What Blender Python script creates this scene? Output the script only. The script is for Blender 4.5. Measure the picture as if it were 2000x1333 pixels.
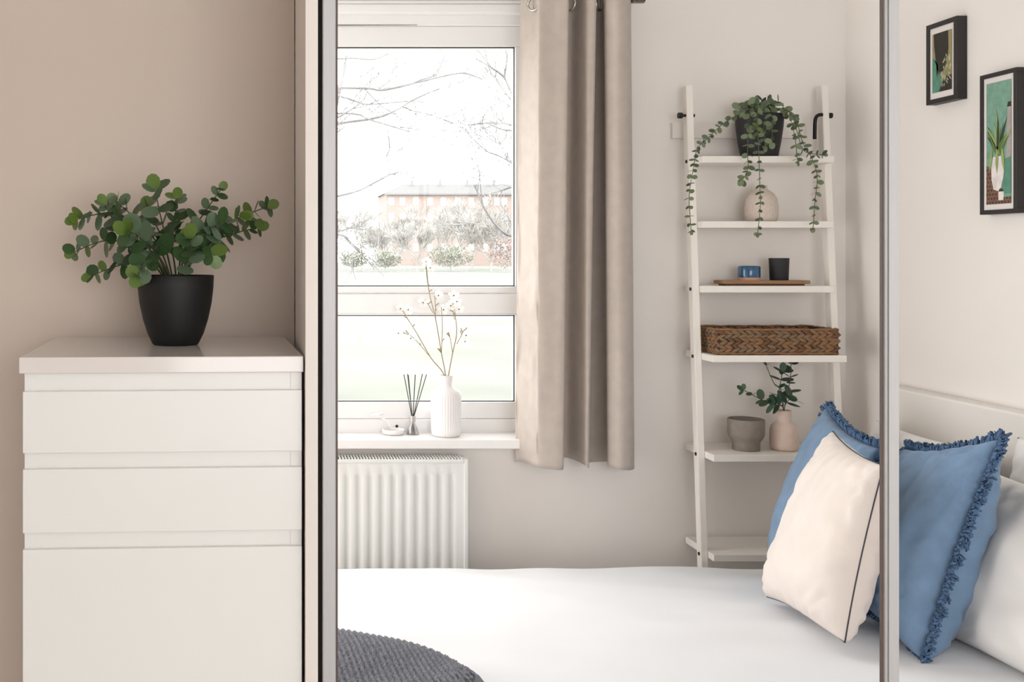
import bpy, bmesh, math, random
from mathutils import Vector, Matrix, noise

# ------------------------------------------------------------------ reset
for o in list(bpy.data.objects):
    bpy.data.objects.remove(o, do_unlink=True)
scene = bpy.context.scene
COL = scene.collection
V = Vector
PI = math.pi

# ------------------------------------------------------------------ camera
F = 2000.0            # focal length in pixels of a 2000 px wide frame
CX, CY, CH = 500.0, 500.0, 1.37
cam_d = bpy.data.cameras.new('camera')
cam_d.sensor_fit = 'HORIZONTAL'
cam_d.sensor_width = 36.0
cam_d.lens = 36.0 * F / 2000.0
cam_d.shift_x = (1000.0 - CX) / 2000.0
cam_d.shift_y = -(666.5 - CY) / 2000.0
cam_d.clip_start = 0.02
cam_d.clip_end = 600
cam = bpy.data.objects.new('camera', cam_d)
COL.objects.link(cam)
cam.location = (0, 0, CH)
cam.rotation_euler = (PI / 2, 0, 0)
scene.camera = cam

# ------------------------------------------------------------------ sky and exposure
SKY = 6.0
w = bpy.data.worlds.new('overcast_sky')
scene.world = w
w.use_nodes = True
bg = w.node_tree.nodes['Background']
bg.inputs[0].default_value = (0.985, 0.99, 1.0, 1)
bg.inputs[1].default_value = SKY
vs = scene.view_settings
vs.view_transform = 'Standard'
vs.look = 'None'
vs.gamma = 1.0
vs.use_curve_mapping = False
vs.exposure = -0.10


def portal(name, loc, rot, sx, sy):
    l = bpy.data.lights.new(name, 'AREA')
    l.shape = 'RECTANGLE'
    l.size = sx
    l.size_y = sy
    l.cycles.is_portal = True
    o = bpy.data.objects.new(name, l)
    COL.objects.link(o)
    o.location = loc
    o.rotation_euler = rot
    return o


# sky portals only guide sampling through the two window openings, they emit nothing
portal('window_portal', (-0.13, 3.56, 1.498), (-PI / 2, 0, 0), 2.15, 1.48)
portal('window_portal', (0.85, -1.52, 1.40), (PI / 2, 0, 0), 1.9, 1.6)
portal('window_portal', (-1.62, 2.55, 1.20), (0, -PI / 2, 0), 1.9, 1.25)


# ------------------------------------------------------------------ helpers
def P(px, py, d):
    """point seen at a place of the 2000x1333 frame, d metres in front of the camera plane"""
    return V(((px - CX) * d / F, d, CH - (py - CY) * d / F))


ORG = {}


def srgb(r, g, b):
    def f(c):
        c /= 255.0
        return c / 12.92 if c <= 0.04045 else ((c + 0.055) / 1.055) ** 2.4
    return (f(r), f(g), f(b), 1.0)


def mat(name, col, rough=0.6, metal=0.0, var=0.0, vscale=8.0, bump=0.0, bscale=60.0, bdist=0.002,
        col2=None, spec=0.5, sheen=0.0, coat=0.0, stretch=None, transl=0.0):
    m = bpy.data.materials.new(name)
    m.use_nodes = True
    nt = m.node_tree
    N, L = nt.nodes, nt.links
    b = N['Principled BSDF']
    b.inputs['Base Color'].default_value = col
    b.inputs['Roughness'].default_value = rough
    b.inputs['Metallic'].default_value = metal
    b.inputs['Specular IOR Level'].default_value = spec
    if sheen:
        b.inputs['Sheen Weight'].default_value = sheen
    if coat:
        b.inputs['Coat Weight'].default_value = coat
        b.inputs['Coat Roughness'].default_value = 0.08
    tc = N.new('ShaderNodeTexCoord')
    src = tc.outputs['Object']
    if stretch:
        mp = N.new('ShaderNodeMapping')
        mp.inputs['Scale'].default_value = stretch
        L.new(src, mp.inputs[0])
        src = mp.outputs[0]
    if var > 0 or col2:
        nz = N.new('ShaderNodeTexNoise')
        nz.inputs['Scale'].default_value = vscale
        nz.inputs['Detail'].default_value = 5
        L.new(src, nz.inputs['Vector'])
        rp = N.new('ShaderNodeValToRGB')
        a = [c * (1 - var) for c in col[:3]] + [1]
        c2 = col2 if col2 else [min(1, c * (1 + var)) for c in col[:3]] + [1]
        rp.color_ramp.elements[0].color = a
        rp.color_ramp.elements[0].position = 0.32
        rp.color_ramp.elements[1].color = c2
        rp.color_ramp.elements[1].position = 0.68
        L.new(nz.outputs['Fac'], rp.inputs[0])
        L.new(rp.outputs[0], b.inputs['Base Color'])
    if bump > 0:
        nb = N.new('ShaderNodeTexNoise')
        nb.inputs['Scale'].default_value = bscale
        nb.inputs['Detail'].default_value = 4
        L.new(src, nb.inputs['Vector'])
        bp = N.new('ShaderNodeBump')
        bp.inputs['Strength'].default_value = bump
        bp.inputs['Distance'].default_value = bdist
        L.new(nb.outputs['Fac'], bp.inputs['Height'])
        L.new(bp.outputs[0], b.inputs['Normal'])
    if transl > 0:
        tr = N.new('ShaderNodeBsdfTranslucent')
        tr.inputs[0].default_value = col
        mx = N.new('ShaderNodeMixShader')
        mx.inputs[0].default_value = transl
        out = N['Material Output']
        L.new(b.outputs[0], mx.inputs[1])
        L.new(tr.outputs[0], mx.inputs[2])
        L.new(mx.outputs[0], out.inputs[0])
    return m


def weave(m, scale, strength, dist=0.0006):
    """fine woven relief on a cloth material"""
    nt = m.node_tree
    N, L = nt.nodes, nt.links
    b = N['Principled BSDF']
    tc = N.new('ShaderNodeTexCoord')
    outs = []
    for ax in ('Z', 'Y'):
        wv = N.new('ShaderNodeTexWave')
        wv.bands_direction = ax
        wv.inputs['Scale'].default_value = scale
        wv.inputs['Distortion'].default_value = 1.5
        L.new(tc.outputs['Object'], wv.inputs['Vector'])
        outs.append(wv.outputs['Fac'])
    ad = N.new('ShaderNodeMath')
    L.new(outs[0], ad.inputs[0])
    L.new(outs[1], ad.inputs[1])
    bp = N.new('ShaderNodeBump')
    bp.inputs['Strength'].default_value = strength
    bp.inputs['Distance'].default_value = dist
    L.new(ad.outputs[0], bp.inputs['Height'])
    L.new(bp.outputs[0], b.inputs['Normal'])
    return m


def glass_mat(name, tint=(1, 1, 1, 1), refl=0.05):
    m = bpy.data.materials.new(name)
    m.use_nodes = True
    nt = m.node_tree
    N, L = nt.nodes, nt.links
    N.remove(N['Principled BSDF'])
    t = N.new('ShaderNodeBsdfTransparent')
    t.inputs[0].default_value = tint
    g = N.new('ShaderNodeBsdfGlossy')
    g.inputs['Roughness'].default_value = 0.02
    mx = N.new('ShaderNodeMixShader')
    mx.inputs[0].default_value = refl
    L.new(t.outputs[0], mx.inputs[1])
    L.new(g.outputs[0], mx.inputs[2])
    L.new(mx.outputs[0], N['Material Output'].inputs[0])
    return m


def box(bm, x0, x1, y0, y1, z0, z1, bevel=0.0, mi=0):
    vs_ = [bm.verts.new((x, y, z)) for x in (x0, x1) for y in (y0, y1) for z in (z0, z1)]
    idx = [(0, 1, 3, 2), (4, 6, 7, 5), (0, 4, 5, 1), (2, 3, 7, 6), (0, 2, 6, 4), (1, 5, 7, 3)]
    fs = [bm.faces.new([vs_[i] for i in q]) for q in idx]
    for f in fs:
        f.material_index = mi
    if bevel > 0:
        es = set(e for f in fs for e in f.edges)
        bmesh.ops.bevel(bm, geom=list(es), offset=bevel, segments=2, affect='EDGES', profile=0.5)
    return bm


def BX(x0, x1, y0, y1, z0, z1, bevel=0.0):
    return box(bmesh.new(), x0, x1, y0, y1, z0, z1, bevel)


def tube(bm, pts, rad, seg=6, cap=True):
    pts = [V(p) for p in pts]
    n = len(pts)
    rs = rad if isinstance(rad, (list, tuple)) else [rad] * n
    up = V((0.13, 0.31, 0.94))
    rings = []
    for i, p in enumerate(pts):
        t = (pts[min(i + 1, n - 1)] - pts[max(i - 1, 0)])
        if t.length < 1e-9:
            t = V((0, 0, 1))
        t.normalize()
        a = t.cross(up)
        if a.length < 0.15:
            a = t.cross(V((1, 0, 0)))
        a.normalize()
        b = t.cross(a)
        rings.append([bm.verts.new(p + (a * math.cos(2 * PI * k / seg) + b * math.sin(2 * PI * k / seg)) * rs[i])
                      for k in range(seg)])
    for i in range(n - 1):
        for k in range(seg):
            bm.faces.new((rings[i][k], rings[i][(k + 1) % seg], rings[i + 1][(k + 1) % seg], rings[i + 1][k]))
    if cap and seg > 2:
        bm.faces.new(rings[0][::-1])
        bm.faces.new(rings[-1])
    return bm


def lathe(bm, prof, c, seg=40, flute=0, famp=0.0, fz=None):
    """prof: list of (r, z) from bottom outside round to inside; c = axis base"""
    c = V(c)
    rings = []
    for r, z in prof:
        if r < 1e-6:
            rings.append([bm.verts.new(c + V((0, 0, z)))])
            continue
        ring = []
        for k in range(seg):
            a = 2 * PI * k / seg
            rr = r
            if flute and fz[0] <= z <= fz[1]:
                rr = r - famp * (0.5 + 0.5 * math.cos(a * flute))
            ring.append(bm.verts.new(c + V((rr * math.cos(a), rr * math.sin(a), z))))
        rings.append(ring)
    for i in range(len(rings) - 1):
        A, B = rings[i], rings[i + 1]
        for k in range(seg):
            k2 = (k + 1) % seg
            if len(A) == 1 and len(B) == 1:
                break
            if len(A) == 1:
                bm.faces.new((A[0], B[k2], B[k]))
            elif len(B) == 1:
                bm.faces.new((A[k], A[k2], B[0]))
            else:
                bm.faces.new((A[k], A[k2], B[k2], B[k]))
    return bm


def obj(name, bm, m, parent=None, smooth=False, base=None, auto=None):
    me = bpy.data.meshes.new(name)
    bmesh.ops.recalc_face_normals(bm, faces=bm.faces)
    org = V(base) if base is not None else (ORG[parent.name] if parent else V((0, 0, 0)))
    bm.transform(Matrix.Translation(-org))
    bm.to_mesh(me)
    bm.free()
    if isinstance(m, (list, tuple)):
        for q in m:
            me.materials.append(q)
    else:
        me.materials.append(m)
    if smooth:
        me.polygons.foreach_set('use_smooth', [True] * len(me.polygons))
        if auto:
            me.set_sharp_from_angle(angle=math.radians(auto))
    o = bpy.data.objects.new(name, me)
    COL.objects.link(o)
    if parent:
        o.parent = parent
        o.location = org - ORG[parent.name]
    else:
        o.location = org
    ORG[o.name] = org
    return o


def tag(o, label=None, cat=None, group=None, kind=None):
    if label:
        o['label'] = label
    if cat:
        o['category'] = cat
    if group:
        o['group'] = group
    if kind:
        o['kind'] = kind
    return o


def thing(name, label, cat, loc, group=None, kind=None):
    o = bpy.data.objects.new(name, None)
    COL.objects.link(o)
    o.empty_display_size = 0.05
    o.location = loc
    ORG[o.name] = V(loc)
    return tag(o, label, cat, group, kind)


def inst(name, me, parent, world):
    """a part that shares mesh data; world = its world matrix (thing empties carry no rotation)"""
    o = bpy.data.objects.new(name, me)
    COL.objects.link(o)
    o.parent = parent
    o.matrix_basis = Matrix.Translation(-ORG[parent.name]) @ world
    ORG[o.name] = world.translation.copy()
    return o


def struct(name, bm, m, label=None, parent=None, smooth=False):
    o = obj(name, bm, m, parent, smooth)
    if not parent:
        o['kind'] = 'structure'
        if label:
            o['label'] = label
    return o


def catmull(pts, n):
    pts = [V(p) for p in pts]
    out = []
    m = len(pts)
    for i in range(m - 1):
        p0, p1, p2, p3 = pts[max(i - 1, 0)], pts[i], pts[i + 1], pts[min(i + 2, m - 1)]
        for k in range(n):
            t = k / n
            out.append(0.5 * ((2 * p1) + (p2 - p0) * t + (2 * p0 - 5 * p1 + 4 * p2 - p3) * t * t +
                              (3 * p1 - p0 - 3 * p2 + p3) * t * t * t))
    out.append(pts[-1])
    return out


# ------------------------------------------------------------------ materials
M = {}
M['wall'] = mat('wall_paint', srgb(241, 235, 229), 0.85, var=0.015, vscale=2.5, bump=0.12, bscale=55, bdist=0.002)
M['wall_shaded'] = mat('shaded_wall_paint', srgb(218, 202, 189), 0.85, var=0.02, vscale=2.0, bump=0.15, bscale=50, bdist=0.002)  # same paint as the other walls, with dimmer warm light put into the colour
M['ceiling'] = mat('ceiling_paint', srgb(240, 238, 235), 0.9, var=0.01)
M['floor'] = mat('floor_boards', srgb(210, 206, 200), 0.5, var=0.15, vscale=6, stretch=(1, 12, 1))
M['upvc'] = mat('white_plastic', srgb(238, 237, 236), 0.35, var=0.01)
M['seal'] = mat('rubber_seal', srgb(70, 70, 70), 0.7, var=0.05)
M['sill'] = mat('gloss_paint', srgb(240, 238, 236), 0.3, var=0.01)
M['glass'] = glass_mat('window_glass', (0.98, 0.99, 0.985, 1), 0.010)
M['lac'] = mat('white_lacquer', srgb(238, 236, 232), 0.32, var=0.012, vscale=3)
M['lac_top'] = mat('gloss_lacquer', srgb(230, 222, 217), 0.12, var=0.012, vscale=3, spec=0.6)
M['panel'] = mat('cream_board', srgb(236, 226, 218), 0.5, var=0.02, vscale=4)
M['alu'] = mat('brushed_aluminium', srgb(192, 190, 190), 0.5, metal=0.3, var=0.04, vscale=30, stretch=(30, 30, 0.5))
M['black_gap'] = mat('gap_shade_black', srgb(22, 18, 16), 0.8, var=0.1)  # darkness of the recess beside the door, given as a colour
M['bronze_line'] = mat('brown_seal_gap', srgb(92, 76, 70), 0.6, var=0.08)
M['pot_black'] = mat('matte_black_plastic', srgb(9, 8, 8), 0.6, var=0.15, vscale=20)
M['pot_black2'] = mat('matte_black_ceramic', srgb(27, 25, 29), 0.6, var=0.15, vscale=20)
M['soil'] = mat('dark_soil', srgb(40, 32, 26), 0.95, var=0.3, vscale=80, bump=0.6, bscale=150)
M['stem'] = mat('green_brown_stem', srgb(74, 78, 48), 0.7, var=0.15)
M['leafA'] = mat('dark_green_leaf', srgb(44, 74, 34), 0.42, var=0.2, vscale=40, col2=srgb(70, 100, 58))
M['leafB'] = mat('grey_green_leaf', srgb(80, 104, 74), 0.5, var=0.15, vscale=45, col2=srgb(112, 132, 104))
M['leafC'] = mat('bright_green_leaf', srgb(70, 102, 30), 0.42, var=0.2, vscale=60, col2=srgb(116, 138, 62))
M['leafD'] = mat('olive_leaf', srgb(98, 114, 82), 0.55, var=0.15, vscale=60, col2=srgb(130, 142, 108))
M['leafE'] = mat('deep_olive_leaf', srgb(66, 82, 58), 0.55, var=0.15, vscale=60, col2=srgb(92, 108, 80))
M['leafF'] = mat('bottle_green_leaf', srgb(40, 66, 48), 0.5, var=0.15, vscale=60, col2=srgb(66, 94, 72))
M['stemD'] = mat('olive_stem', srgb(92, 96, 66), 0.7, var=0.15)
M['linen'] = weave(mat('taupe_linen', srgb(212, 200, 190), 0.9, var=0.05, vscale=30, sheen=0.15, transl=0.22), 260, 0.25)
M['chrome'] = mat('satin_metal', srgb(190, 186, 180), 0.25, metal=0.95, var=0.03)
M['ladder'] = mat('white_painted_wood', srgb(240, 234, 226), 0.45, var=0.015, vscale=5, stretch=(6, 6, 1))
M['bar'] = mat('wall_coloured_batten', srgb(234, 227, 220), 0.7, var=0.01)
M['screw'] = mat('black_metal', srgb(26, 24, 24), 0.45, metal=0.4, var=0.1)
M['stoneware'] = mat('speckled_stoneware', srgb(206, 192, 180), 0.75, var=0.08, vscale=160, bump=0.4, bscale=180, bdist=0.001)
M['walnut'] = mat('walnut_board', srgb(150, 112, 78), 0.5, var=0.2, vscale=25, stretch=(1, 12, 12))
M['walnut_dark'] = mat('dark_walnut', srgb(84, 56, 36), 0.55, var=0.2, vscale=25, stretch=(1, 12, 12))
M['blue_glaze'] = mat('blue_glaze', srgb(24, 74, 118), 0.12, var=0.25, vscale=30, col2=srgb(40, 98, 130), coat=0.5)
M['terracotta'] = mat('bare_clay', srgb(196, 150, 126), 0.8, var=0.08, vscale=40)
M['wax'] = mat('candle_wax', srgb(232, 226, 214), 0.5, var=0.02)
M['stone'] = mat('grey_concrete', srgb(136, 126, 116), 0.85, var=0.08, vscale=60, bump=0.3, bscale=160, bdist=0.001)
M['pinkclay'] = mat('blush_ceramic', srgb(228, 206, 192), 0.6, var=0.04, vscale=50)
M['white_cer'] = mat('white_ceramic', srgb(240, 236, 236), 0.5, var=0.015)
M['clear'] = glass_mat('clear_glass', (0.88, 0.88, 0.88, 1), 0.22)
M['reed'] = mat('dark_reed', srgb(62, 62, 58), 0.8, var=0.15)
M['twig'] = mat('tan_twig', srgb(158, 140, 108), 0.8, var=0.12, vscale=60)
M['petal'] = mat('white_petal', srgb(248, 246, 242), 0.7, var=0.01, transl=0.4)
M['bud'] = mat('brown_bud', srgb(120, 108, 84), 0.7, var=0.15)
M['cotton'] = mat('white_cotton', srgb(229, 229, 231), 0.9, var=0.008, vscale=5, sheen=0.1)
M['pillow'] = mat('soft_white_cotton', srgb(236, 232, 228), 0.9, var=0.01, sheen=0.1)
M['mattress'] = mat('mattress_ticking', srgb(228, 226, 222), 0.9, var=0.02)
M['headboard'] = mat('cream_headboard', srgb(238, 232, 225), 0.6, var=0.012)
M['blue'] = weave(mat('blue_linen', srgb(116, 144, 174), 0.9, var=0.08, vscale=25, sheen=0.2), 240, 0.35)
M['fringe'] = mat('blue_fringe', srgb(86, 114, 148), 0.95, var=0.25, vscale=60)
M['blush'] = weave(mat('blush_velvet', srgb(224, 212, 204), 0.9, var=0.03, vscale=15, sheen=0.25), 240, 0.15)
M['zip'] = mat('charcoal_piping', srgb(62, 62, 68), 0.8, var=0.1)
M['knit'] = mat('charcoal_knit', srgb(104, 105, 114), 0.95, var=0.4, vscale=120, bump=0.8, bscale=260, bdist=0.003, sheen=0.2)
M['frame'] = mat('black_frame', srgb(36, 31, 31), 0.5, var=0.1, vscale=30)
M['mount'] = mat('mount_board', srgb(228, 222, 218), 0.9, var=0.01)
M['wick1'] = mat('brown_water_hyacinth', srgb(134, 98, 66), 0.75, var=0.25, vscale=60, stretch=(1, 1, 3))
M['wick2'] = mat('dark_water_hyacinth', srgb(106, 74, 48), 0.75, var=0.25, vscale=60, stretch=(1, 1, 3))
M['wick3'] = mat('grey_brown_hyacinth', srgb(124, 100, 76), 0.75, var=0.25, vscale=60, stretch=(1, 1, 3))
M['wick_in'] = mat('basket_core', srgb(60, 40, 28), 0.9, var=0.3, vscale=60)
M['rad'] = mat('radiator_enamel', srgb(226, 226, 223), 0.35, var=0.01)
M['rad_gap'] = mat('radiator_grille_gap', srgb(110, 108, 104), 0.8, var=0.05)
M['lawn'] = mat('lawn_grass', srgb(118, 119, 112), 1.0, var=0.10, vscale=0.4, spec=0.1)  # outdoor colours from here on are greyed and paled to imitate haze
M['brick'] = mat('hazed_brick', srgb(153, 137, 130), 0.95, var=0.06, vscale=3, spec=0.1)
M['slate'] = mat('hazed_slate', srgb(110, 109, 108), 0.9, var=0.06, vscale=3, spec=0.1)
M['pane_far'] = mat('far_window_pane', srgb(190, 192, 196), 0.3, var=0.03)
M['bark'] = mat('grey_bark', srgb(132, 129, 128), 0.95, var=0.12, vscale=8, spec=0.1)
M['bark_far'] = mat('hazed_twigs', srgb(166, 162, 157), 0.95, var=0.1, vscale=2, spec=0.1)
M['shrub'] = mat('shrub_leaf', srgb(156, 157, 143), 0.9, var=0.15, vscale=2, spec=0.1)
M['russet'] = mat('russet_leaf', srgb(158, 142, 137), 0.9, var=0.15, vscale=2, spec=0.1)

# ------------------------------------------------------------------ room shell
YW = 3.30          # room face of the window wall
XR = 1.90          # room face of the right wall
XL = -1.60
H = 2.42
YR = -1.50         # room face of the wall behind the viewpoint
struct('floor', BX(XL - .1, XR + .1, YR - .2, YW + .26, -0.06, 0.0), M['floor'], 'timber floor of the room')
struct('ceiling', BX(XL - .1, XR + .1, YR - .2, YW + .26, H, H + .08), M['ceiling'], 'white painted ceiling')
struct('wall_right', BX(XR, XR + .12, YR - .2, YW + .26, 0, H), M['wall'], 'off-white wall with two framed prints')
bm = bmesh.new()
for a in ((YR - .2, 1.925, 0, H), (3.175, YW + .26, 0, H), (1.925, 3.175, 0, 0.25), (1.925, 3.175, 2.15, H)):
    box(bm, XL - .12, XL, a[0], a[1], a[2], a[3])
struct('wall_left', bm, M['wall'], 'plain left wall with a tall window out of sight')
bm = bmesh.new()
for a in ((1.925, 3.175, .25, .30), (1.925, 3.175, 2.10, 2.15), (1.925, 1.975, .3, 2.1), (3.125, 3.175, .3, 2.1)):
    box(bm, XL - .09, XL - .04, a[0], a[1], a[2], a[3], 0.004)
struct('window_3', bm, M['upvc'], 'tall white window frame in the left wall, out of sight')
# window wall with an opening
WX0, WX1, WZ0, WZ1 = -1.20, 0.945, 0.7565, 2.24
bm = bmesh.new()
for a in ((XL, WX0, 0, H), (WX1, XR, 0, H), (WX0, WX1, 0, WZ0), (WX0, WX1, WZ1, H)):
    box(bm, a[0], a[1], YW, YW + .25, a[2], a[3])
struct('wall_back', bm, M['wall'], 'off-white wall around the window')
# wall behind the viewpoint, with the window that lights the chest of drawers
bm = bmesh.new()
for a in ((XL, -0.10, 0, H), (1.80, XR, 0, H), (-0.10, 1.80, 0, 0.60), (-0.10, 1.80, 2.20, H)):
    box(bm, a[0], a[1], YR - .2, YR, a[2], a[3])
struct('wall_front', bm, M['wall'], 'wall behind the viewpoint with a wide window opening')
bm = bmesh.new()
for a in ((-0.10, 1.80, 0.60, 0.65), (-0.10, 1.80, 2.15, 2.20), (-0.10, -0.05, .65, 2.15), (1.75, 1.80, .65, 2.15), (0.825, 0.875, .65, 2.15)):
    box(bm, a[0], a[1], YR - .12, YR - .06, a[2], a[3], 0.004)
struct('window_2', bm, M['upvc'], 'white window frame behind the viewpoint')
# alcove wall behind the chest and the wardrobe side
YA = 1.765
struct('wall_alcove', BX(XL, 0.066, YA, YA + .05, 0, H), M['wall_shaded'], 'wall behind the white chest of drawers, shaded warm in its colour')
struct('trim_1', BX(0.0675, 0.0847, 1.40, YA + .05, 0, H, 0.0006), M['panel'], 'cream board panel at the side of the sliding doors')

# open sliding door frames; the mirror reflection is built as a room behind them
d1 = thing('door_1', None, None, (0.10, 1.46, 0), kind='structure')
d1['label'] = 'sliding door with slim silver aluminium stiles beside the chest'
obj('stile', BX(0.0936, 0.1122, 1.438, 1.470, 0.02, H - .02, 0.0015), M['alu'], d1)
obj('seal', BX(0.1122, 0.1150, 1.440, 1.470, 0.02, H - .02), M['bronze_line'], d1)
obj('edge_gap_shade', BX(0.0850, 0.0934, 1.452, 1.480, 0.0, H), M['black_gap'], d1)  # black strip put in for the shade of the open recess
obj('bottom_rail', BX(0.1122, 0.8965, 1.440, 1.468, 0.02, 0.07, 0.0015), M['alu'], d1)
obj('stile', BX(0.8965, 0.9060, 1.444, 1.468, 0.02, H - .02, 0.0015), M['alu'], d1)
d2 = thing('door_2', None, None, (0.90, 1.42, 0), kind='structure')
d2['label'] = 'second sliding door with a silver aluminium stile and grooves'
bm = bmesh.new()
prof = [(0.8655, 1.4180), (0.8648, 1.4110), (0.8656, 1.4090), (0.8672, 1.4082), (0.8690, 1.4090), (0.8696, 1.4112), (0.8704, 1.4112),
        (0.8710, 1.4088), (0.8840, 1.4080), (0.8852, 1.4095), (0.8856, 1.4180)]
ra = [bm.verts.new((x, y, 0.02)) for x, y in prof]
rb = [bm.verts.new((x, y, H - .02)) for x, y in prof]
for i in range(len(prof)):
    j = (i + 1) % len(prof)
    bm.faces.new((ra[i], ra[j], rb[j], rb[i]))
bm.faces.new(ra)
bm.faces.new(rb[::-1])
obj('stile', bm, M['alu'], d2)
obj('seal', BX(0.8622, 0.8648, 1.411, 1.4160, 0.02, H - .02), M['bronze_line'], d2)  # brown strip coloured as the shaded gap between the two doors
obj('bottom_rail', BX(0.8856, 1.84, 1.408, 1.418, 0.02, 0.07, 0.0015), M['alu'], d2)
obj('stile', BX(1.84, 1.862, 1.408, 1.418, 0.02, H - .02, 0.0015), M['alu'], d2)
struct('trim_2', BX(0.0850, XR, 1.405, 1.480, H - .02, H), M['alu'], 'aluminium top track of the sliding doors')
struct('trim_3', BX(0.0950, XR, 1.405, 1.475, 0.0, 0.018), M['alu'], 'aluminium floor track of the sliding doors')

# ------------------------------------------------------------------ window
YG = 3.43
win = thing('window_1', None, None, (0.29, 3.42, WZ0), kind='structure')
win['label'] = 'white two-part window with bare trees outside'


def wz(py, d=3.40):
    return CH - (py - CY) * d / F


gx1 = P(1005, 0, 3.40).x
bm = bmesh.new()
# outer frame
box(bm, gx1 + .025, WX1, 3.385, 3.47, WZ0, WZ1, 0.004)
box(bm, WX0, WX0 + .06, 3.385, 3.47, WZ0, WZ1, 0.004)
box(bm, WX0 + .06, gx1 + .025, 3.385, 3.47, wz(52), WZ1, 0.004)
box(bm, WX0 + .06, gx1 + .025, 3.385, 3.47, wz(612), wz(574), 0.004)
box(bm, WX0 + .06, gx1 + .025, 3.385, 3.47, WZ0, wz(818), 0.004)
obj('frame', bm, M['upvc'], win)
obj('head_rail', BX(WX0 + .01, WX1 - .01, 3.352, 3.385, wz(32), wz(14), 0.003), M['upvc'], win)
obj('cord_rail', BX(WX0 + .01, WX1 - .01, 3.340, 3.352, wz(14), wz(10), 0.001), M['upvc'], win)


def sash(z0, z1, rb_, rt, y0, pane=True, tilt=0.0):
    bm = bmesh.new()
    x0, x1 = WX0 + .065, gx1 + .02
    rs = 0.02
    box(bm, x0, x1, y0, y0 + .05, z0, z0 + rb_, 0.003)
    box(bm, x0, x1, y0, y0 + .05, z1 - rt, z1, 0.003)
    box(bm, x0, x0 + .05, y0, y0 + .05, z0 + rb_, z1 - rt, 0.003)
    box(bm, x1 - rs, x1, y0, y0 + .05, z0 + rb_, z1 - rt, 0.003)
    s = obj('sash', bm, M['upvc'], win)
    bm = bmesh.new()
    e = 0.0035
    X0, X1, Z0, Z1 = x0 + .05, x1 - rs, z0 + rb_, z1 - rt
    for a in ((X0, X1, Z0, Z0 + e), (X0, X1, Z1 - e, Z1), (X0, X0 + e, Z0, Z1), (X1 - e, X1, Z0, Z1)):
        box(bm, a[0], a[1], y0 + .008, y0 + .012, a[2], a[3])
    obj('seal', bm, M['seal'], s)
    obj('pane', BX(X0, X1, y0 + .02, y0 + .026, Z0, Z1), M['glass'], s)


sash(wz(573), wz(52), wz(560) - wz(573), wz(52) - wz(92), 3.392)
sash(wz(818), wz(612), wz(785) - wz(818), 0.006, 3.392)
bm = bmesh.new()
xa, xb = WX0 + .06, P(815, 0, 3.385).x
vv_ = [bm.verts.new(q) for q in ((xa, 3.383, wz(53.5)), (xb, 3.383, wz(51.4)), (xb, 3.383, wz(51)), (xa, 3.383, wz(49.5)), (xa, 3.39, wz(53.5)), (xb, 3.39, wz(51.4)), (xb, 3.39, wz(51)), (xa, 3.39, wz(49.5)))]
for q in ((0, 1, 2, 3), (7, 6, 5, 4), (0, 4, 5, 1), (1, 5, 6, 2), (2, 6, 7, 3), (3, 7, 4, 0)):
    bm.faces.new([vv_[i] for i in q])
obj('sash_gap_shade', bm, M['seal'], win)  # solid dark wedge standing in for the shade in the open sash gap
struct('trim_4', BX(WX0 - .03, WX1 + .02, 3.245, 3.40, wz(843) - .030, wz(843), 0.003), M['sill'],
       'white painted window sill above the radiator')
ZS = wz(843)

# ------------------------------------------------------------------ chest of drawers
XC0, XC1 = -0.3230, 0.0660
chest = thing('chest_of_drawers', 'tall narrow white chest of drawers with recessed grip strips', 'chest', (XC0, 1.395, 0))
D0 = 1.395
DEP = 0.347
ZT = 1.2314
obj('top', BX(XC0, XC1, D0, D0 + DEP, ZT - .0222, ZT, 0.0012), M['lac_top'], chest)
for x0, x1 in ((XC0 + .006, XC0 + .022), (XC1 - .0175, XC1 - .0015)):
    obj('side_panel', BX(x0, x1, D0 + .008, D0 + DEP, 0, ZT - .0222, 0.0008), M['lac'], chest)
bm = bmesh.new()
box(bm, XC0 + .022, XC1 - .0175, D0 + .009, D0 + DEP, 0.05, ZT - .0222)
obj('carcass', bm, M['lac'], chest)
zz = [(1.0955, 1.1812), (0.9845, 1.0730), (0.7700, 0.9615), (0.5550, 0.7470), (0.3400, 0.5320), (0.1250, 0.3170)]
for z0, z1 in zz:
    obj('drawer', BX(XC0 + .005, XC1 - .002, D0 + .0005, D0 + .0088, CH - (CH - z0) * .9824, CH - (CH - z1) * .9824, 0.0009), M['lac'], chest)
obj('plinth', BX(XC0 + .022, XC1 - .0175, D0 + .006, D0 + .009, 0.0, 0.105), M['lac'], chest)
# chest turned so its drawer lines slope as they do in the image
chest.rotation_euler[2] = math.radians(2.8)

# ------------------------------------------------------------------ leaves
def leaf_mesh(name, m, ln=1.0, wd=1.0, n=10, cup=0.18, point=0.0):
    bm = bmesh.new()
    c = bm.verts.new((0, 0.52 * ln, -cup * 0.12))
    ring = []
    for k in range(n):
        a = 2 * PI * k / n
        x = 0.5 * wd * math.sin(a)
        y = 0.5 * ln * (1 - math.cos(a))
        if point:
            x *= (1 - point * max(0, (y / ln - 0.5) * 1.6))
        z = cup * (x * x * 0.9 + (y / ln - 0.5) ** 2 * 0.5)
        ring.append(bm.verts.new((x, y, z)))
    for k in range(n):
        bm.faces.new((c, ring[k], ring[(k + 1) % n]))
    me = bpy.data.meshes.new(name)
    bm.to_mesh(me)
    bm.free()
    me.materials.append(m)
    me.polygons.foreach_set('use_smooth', [True] * len(me.polygons))
    return me


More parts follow.
